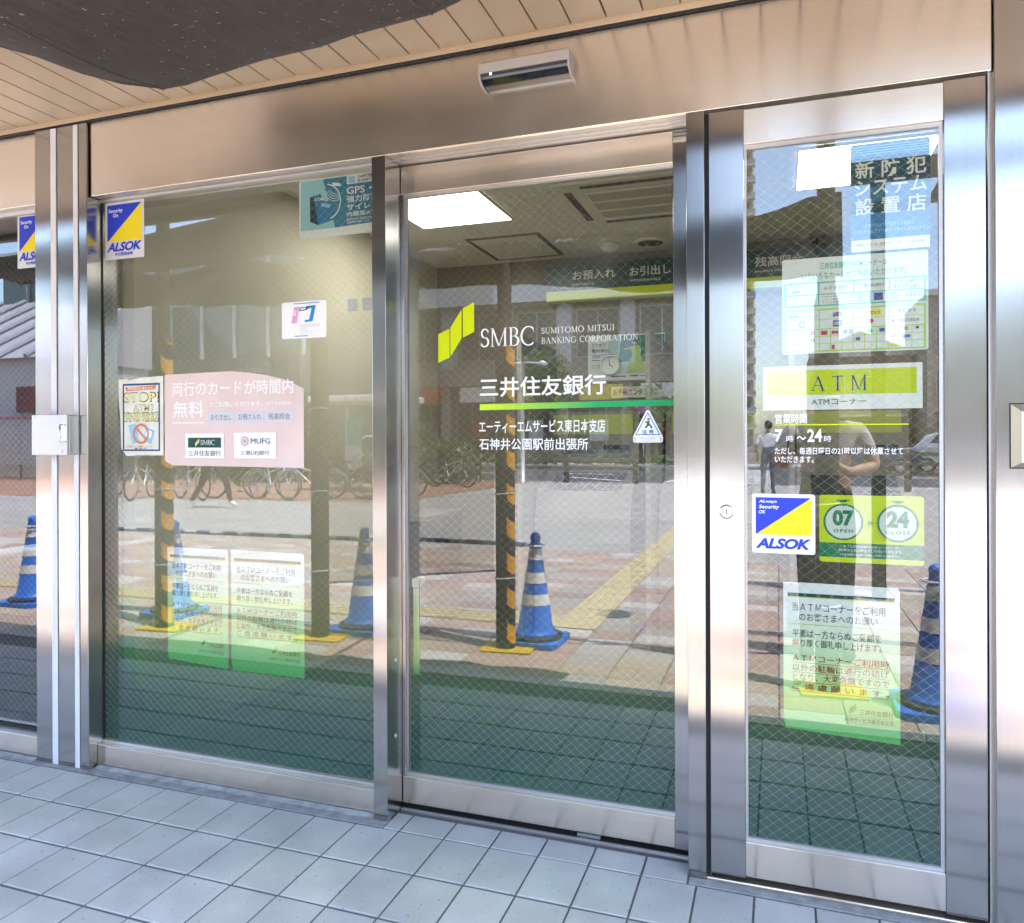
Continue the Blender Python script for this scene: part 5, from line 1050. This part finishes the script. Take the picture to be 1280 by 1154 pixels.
MB().tube([(-7.45, -19.9, PZ), (-7.45, -19.9, 1.2), (-7.45, -19.9, 3.7)], [.075, .065, .05], 12).build('pole', LPM, lp, smooth=True); MB().tube([(-8.1, -19.9, 3.62), (-7.45, -19.9, 3.66), (-6.8, -19.9, 3.62)], .03, 8).build('arm', LPM, lp)
for s in (-1, 1): MB().lathe([(.05, 3.70), (.16, 3.62), (.15, 3.55), (0, 3.53)], -7.45+s*.65, -19.9, 16).build('lamp_head', LPM, lp)
sh = thing('bicycle_shelter', 'bus stop shelter with pale flat roof beside the bicycles', 'shelter', (-10.2, -15.2, PZ))
SHM = mat('shelter_white', (.62, .63, .64), .5); BOX('roof', SHM, sh, -11.4, -9.0, -16.2, -14.4, 2.25, 2.42, bev=.03)
for xx in (-11.2, -9.2):
    for yy in (-16.0, -14.7): BOX('post', SHM, sh, xx-.04, xx+.04, yy-.04, yy+.04, PZ, 2.249)
BOX('route_board', mat('route_green', (.12, .38, .28), .5), sh, -10.35, -9.95, -14.66, -14.62, 1.15, 1.85); BOX('route_board', mat('route_white', (.6, .6, .6), .5), sh, -10.35, -9.95, -14.66, -14.62, .55, 1.145)
sgn = thing('road_sign', 'round blue no parking sign on a pole by the road', 'sign', (-6.0, -33.6, 0)); MB().tube([(-6, -33.6, 0), (-6, -33.6, 3.0)], .04, 10).build('pole', LPM, sgn)
q = MB().lathe([(0, 0), (.3, 0), (.3, .02), (0, .02)], 0, 0, 24); q.v = [(-6+v[0], -33.54+v[2], 2.7+v[1]) for v in q.v]; q.build('disc', mat('sign_blue_paint', (.03, .10, .45), .4), sgn)
q = MB().tube([(-6+.26*math.cos(a*.2618), -33.515, 2.7+.26*math.sin(a*.2618)) for a in range(24)], .035, 6, True); q.build('red_ring', mat('sign_red', (.5, .02, .02), .4), sgn); MB().tube([(-6.18, -33.515, 2.88), (-5.82, -33.515, 2.52)], .03, 6).build('red_bar', mat('sign_red', ()), sgn)

# ================================================================== TREES AND HEDGE
LEAF = [mat('leaf_mid', (.075, .13, .03), .6, randv=.1), mat('leaf_light', (.12, .18, .045), .6), mat('leaf_dark', (.04, .08, .02), .65)]; BARK = mat('bark', (.12, .09, .065), .9, var=.3, vscale=20)
def leaves(mb, c, rx, ry, rz, n, size, rnd):
    cl = []
    for i in range(max(8, n//45)):
        while True:
            p_ = Vector((rnd.uniform(-1, 1), rnd.uniform(-1, 1), rnd.uniform(-1, 1)))
            if .25 < p_.length < 1: break
        cl.append(p_)
    for i in range(n):
        q = rnd.choice(cl)+Vector((rnd.gauss(0, .13), rnd.gauss(0, .13), rnd.gauss(0, .13)))
        P = Vector((c[0]+q.x*rx, c[1]+q.y*ry, c[2]+q.z*rz)); a = Vector((rnd.gauss(0, 1), rnd.gauss(0, 1), rnd.gauss(0, 1))).normalized(); b_ = a.cross(Vector((rnd.gauss(0, 1), rnd.gauss(0, 1), rnd.gauss(0, 1)))).normalized(); s = size*rnd.uniform(.6, 1.3)
        mb.m = rnd.choices((0, 1, 2), (5, 3, 3))[0]; mb.add([P-a*s, P+b_*s*.5, P+a*s, P-b_*s*.5], [(0, 1, 2, 3)])
def tree(x, y, h, r, label, z0=0, seed=1, n=2600, leaf=.11, squash=1.0):
    rnd = random.Random(seed); t = thing('street_tree', label, 'tree', (x, y, z0), 'trees along the street'); th_ = h-2*r*squash*.8
    q = MB(); q.tube([(x, y, z0), (x+.05, y, z0+th_*.6), (x, y+.05, z0+th_+r*.4)], [r*.10, r*.075, r*.045], 10)
    for a in range(6):
        A = a*1.05+rnd.random(); q.tube([(x, y, z0+th_*.75+.1*a), (x+.35*r*math.cos(A), y+.35*r*math.sin(A), z0+th_+r*.35), (x+.7*r*math.cos(A), y+.7*r*math.sin(A), z0+th_+r*.9)], [r*.04, r*.025, r*.01], 6)
    q.build('trunk', BARK, t, smooth=True); q = MB(); leaves(q, (x, y, z0+h-r*squash), r, r, r*squash, n, leaf, rnd); stuff(q.build('crown', LEAF, t))
tree(-11.2, -34.8, 5.7, 1.55, 'round light green street tree reflected under the bank name', .05, 3, 2600, .11)
tree(-3.2, -34.6, 4.6, 1.5, 'street tree by the crosswalk, reflected left in the hinged door', .05, 5, 2200, .12); tree(-15.0, -18.4, 3.0, 1.25, 'bushy tree by the bicycles, reflected behind the pink notice', 0, 8, 2600, .12)
tree(-20.5, -18.0, 3.0, 1.2, 'bushy tree left of the bicycle row', 0, 9, 2200, .12); tree(-6.2, -38.5, 4.2, 1.5, 'dark tree against the concrete building across the road', .05, 12, 2000, .12); tree(9.5, -36, 6.5, 2.2, 'street tree beyond the silver car', .05, 14, 2200, .14)
rnd = random.Random(4); hq = MB()
for i in range(5200): 
    xx = rnd.uniform(-30, -3.6); P = Vector((xx, rnd.uniform(-34.2, -33.3), .05+rnd.random()**.6*(.42+.1*math.sin(xx*3)))); a = Vector((rnd.gauss(0, 1), rnd.gauss(0, 1), rnd.gauss(0, 1))).normalized(); b_ = a.cross(Vector((rnd.gauss(0, 1), rnd.gauss(0, 1), 1))).normalized(); hq.m = rnd.choices((0, 1, 2), (3, 5, 2))[0]; s = rnd.uniform(.06, .13); hq.add([P-a*s, P+b_*s*.5, P+a*s, P-b_*s*.5], [(0, 1, 2, 3)])
tag(stuff(hq.build('hedge', LEAF)), 'low green hedge along the far kerb of the road', 'hedge')
hq = MB()
for i in range(11000):
    xx = rnd.uniform(-26, -8.4); hh = 1.25+.35*math.sin(xx*1.7)+.2*math.sin(xx*4.1); P = Vector((xx, -18.6+rnd.gauss(0, .28), PZ+.03+rnd.random()**.8*max(.3, hh))); a = Vector((rnd.gauss(0, .8), rnd.gauss(0, .8), 1)).normalized(); b_ = a.cross(Vector((rnd.gauss(0, 1), rnd.gauss(0, 1), .1))).normalized(); hq.m = rnd.choices((0, 1, 2), (4, 2, 3))[0]; s = rnd.uniform(.05, .12); hq.add([P-a*s, P+b_*s*.5, P+a*s, P-b_*s*.5], [(0, 1, 2, 3)])
tag(stuff(hq.build('shrubbery', LEAF)), 'dark shrubs along the plaza edge behind the bicycles', 'shrubs')

# ================================================================== BUILDINGS ACROSS THE STREET (they stand with their fronts towards +y)
WGL = mat('dark_window', ()); CONC = mat('weathered_concrete', (.27, .245, .205), .85, var=.12, vscale=.6); PALE = mat('pale_panel', (.48, .48, .49), .6, var=.05, vscale=.8); ALF = mat('window_alu', (.45, .46, .47), .4, .5)
def window(parent, x0, x1, y, z0, z1, mull=2, glassm=None):
    w_ = BOX('window', glassm or WGL, parent, x0, x1, y, y+.03, z0, z1)
    for i in range(mull+1):
        xx = x0+(x1-x0)*i/mull; BOX('frame_bar', ALF, w_, xx-.035, xx+.035, y+.03, y+.07, z0, z1)
    BOX('frame_rail', ALF, w_, x0-.03, x1+.03, y+.031, y+.075, z0-.06, z0); BOX('frame_rail', ALF, w_, x0-.03, x1+.03, y+.031, y+.075, z1, z1+.06)
t = thing('concrete_building', 'brown concrete station building with pale columns across the road', 'building', (-17, -44, 0)); F_ = -40.0
BOX('wall', CONC, t, -34, -3.9, -52, F_, 0, 17); BOX('parapet', PALE, t, -34.2, -3.7, F_, F_+.5, 16.2, 17.3); BOX('canopy_band', PALE, t, -34, -3.9, F_, F_+1.6, 9.0, 10.1); BOX('lower_beam', CONC, t, -34, -3.9, F_, F_+1.0, 4.4, 5.4)
for i in range(9): BOX('column', PALE, t, -33.4+3.6*i, -32.6+3.6*i, F_+.02, F_+.7, 5.41, 8.99)
for i in range(8): window(t, -32.4+3.6*i, -30.0+3.6*i, F_, 6.0, 8.6, 2); window(t, -32.4+3.6*i, -30.0+3.6*i, F_, 10.6, 12.8, 2)
for i in range(8):
    window(t, -32.6+3.6*i, -29.8+3.6*i, F_, .4, 3.4, 3); BOX('pier', CONC, t, -33.3+3.6*i, -32.75+3.6*i, F_+.02, F_+.9, 0, 4.39)
SHOPC = [mat('shop_yellow', (.55, .48, .05), .5), mat('shop_white', (.6, .6, .58), .5), mat('shop_red', (.4, .05, .03), .5), mat('shop_blue', (.05, .22, .45), .5)]
for i, (xx, k_) in enumerate(((-12.8, 0), (-9.2, 0), (-16.4, 1), (-5.8, 1), (-20, 2))): BOX('shop_sign', SHOPC[k_], t, xx-1.2, xx+1.2, F_+1.0, F_+1.15, 3.45, 4.3); BOX('shop_poster', SHOPC[(k_+1) % 4], t, xx-.9, xx+.2, F_+.08, F_+.12, 1.2, 2.4)
BOX('blue_bench_band', SHOPC[3], t, -12, -7.5, F_+.95, F_+1.25, .4, .7)
t = thing('glass_station', 'dark glass curtain wall building with white mullions, reflected upper left', 'building', (-24, -27, 0)); F_ = -23.5
BOX('wall', mat('dark_cladding', (.10, .105, .11), .5), t, -34, -17.6, -33, F_, 0, 9.6); BOX('plinth', mat('dark_plinth', (.13, .125, .115), .8, var=.1, vscale=1), t, -34, -17.6, F_, F_+.4, 0, 4.6); BOX('roof_edge', PALE, t, -34.2, -17.4, F_, F_+.6, 9.3, 9.8)
for i in range(10):
    q = BOX('curtain_glass', mat('curtain_glass', (.08, .11, .10), .06, spec=.9), t, -33.9+1.63*i, -32.4+1.63*i, F_, F_+.04, 4.7, 9.2); BOX('mullion', PALE, q, -32.39+1.63*i, -32.28+1.63*i, F_, F_+.16, 4.65, 9.28); BOX('transom', PALE, q, -33.9+1.63*i, -32.4+1.63*i, F_+.041, F_+.08, 6.9, 6.98)
q = MB(); put_text(q, 'Emio', -20.6, -19.0, 3.7, 4.4, F_+.42, .02, flip=True); stuff(q.build('lettering', mat('sign_plain', (.3, .3, .3), .5), t))
for i in range(22): BOX('louvre', mat('louvre_grey', (.42, .42, .43), .5), t, -26.6+.2*i, -26.48+.2*i, F_+.4, F_+.5, .3, 3.4)
t = thing('white_annex', 'white sunlit annex wall with barred roof light, reflected at far left', 'building', (-30, -15, 0))
BOX('wall', PALE, t, -40, -24.5, -22.5, -17.5, 0, 4.2); MB().prism_yz([(-22.6, 4.2), (-17.2, 4.2), (-22.6, 7.4)], -40, -24.4).build('roof', mat('pale_roof', (.36, .37, .42), .5), t)
for i in range(12): q = MB(); q.tube([(-39.5+1.35*i, -17.15, 4.26), (-39.5+1.35*i, -22.5, 7.46)], .09, 6); q.build('roof_rib', mat('rib_grey', (.25, .26, .30), .5), t)
lf = thing('louvre_fence', 'grey louvre fence with red cap rail in front of the annex', 'fence', (-28, -16.6, 0))
for i in range(16): BOX('louvre', MATS['louvre_grey'], lf, -34, -20.5, -16.62, -16.55, .5+.095*i, .56+.095*i)
BOX('cap_rail', mat('rail_red', (.45, .04, .08), .5), lf, -34, -20.5, -16.65, -16.52, 2.04, 2.10)
for i in range(8): BOX('post', ALF, lf, -34+1.92*i, -33.9+1.92*i, -16.75, -16.66, 0, 2.04)
mr_ = thing('maroon_sign', 'small maroon sign on the pale annex wall', 'sign', (-24.2, -17, 2.3)); BOX('panel', mat('maroon_paint', (.14, .02, .03), .5), mr_, -25.4, -24.0, -17.45, -17.40, 2.3, 3.2); BOX('bracket', ALF, mr_, -24.8, -24.7, -17.5, -17.451, 2.2, 3.3)
t = thing('apartment_tower', 'tall apartment tower with stacked balconies, reflected left in the hinged door', 'building', (-9, -150, 0)); TW = mat('tower_tile', (.42, .36, .29), .7, var=.05, vscale=.2)
BOX('wall', TW, t, -20, -4.4, -162, -150, 0, 58)
for i in range(18):
    z = 3+3.1*i; q = BOX('balcony', mat('balcony_pale', (.55, .54, .52), .6), t, -20.2, -3.9, -149.95, -148.4, z, z+.25); BOX('balustrade', mat('balcony_glass', (.25, .32, .34), .3), q, -20.2, -3.9, -148.5, -148.4, z+.251, z+1.1); BOX('glazing', WGL, q, -19.5, -5, -149.99, -149.93, z+.26, z+2.6)
for i, (x0, x1, y, h, c, lb) in enumerate(((2.2, 8.6, -56, 7.2, (.28, .22, .17), 'low brown tiled building reflected behind the photographer'), (8.9, 17, -52, 10.5, (.33, .29, .25), 'taller beige building reflected at the right of the hinged door'), (17.5, 34, -50, 12, (.40, .38, .36), 'grey office block at the right end of the street'))):
    t = thing('street_building', lb, 'building', ((x0+x1)/2, y-4, 0)); m_ = mat('facade_%d' % i, c, .8, var=.08, vscale=.8)
    BOX('wall', m_, t, x0, x1, y-9, y, 0, h); BOX('parapet', PALE, t, x0-.15, x1+.15, y, y+.2, h-.25, h+.15)
    for k_ in range(int(h//3)):
        for j in range(int((x1-x0)//2.6)): window(t, x0+.5+2.6*j, x0+2.2+2.6*j, y, 1.0+3*k_, 2.5+3*k_, 2)
    BOX('awning', SHOPC[(i+1) % 4], t, x0+.4, x1-.4, y+.1, y+1.2, 2.75, 2.9)
    mb = MB().prism_xz([(x0, h+.15), (x1, h+.15), ((x0+x1)/2, h+1.6)], y-8.5, y-.2)
    if i == 0: mb.build('roof', mat('roof_brown', (.20, .12, .08), .7), t)
# poles and wires of the pergola on the right, above the porch edge
pg = thing('porch_beams', 'dark steel pergola beams over the plaza on the right', 'beams', (2.4, -3, 2.6)); PGM = mat('beam_dark', (.07, .065, .06), .5, .3)
for y, z in ((-2.7, 3.25), (-4.6, 3.4)): BOX('beam', PGM, pg, .55, 7, y-.05, y+.05, z, z+.16)
for x in (1.2, 4.2): BOX('cross_beam', PGM, pg, x-.04, x+.04, -4.55, -2.65, 3.17, 3.249)
for x in (.78, 4.4): BOX('post', PGM, pg, x-.05, x+.05, -4.65, -4.55, PZ, 3.4)
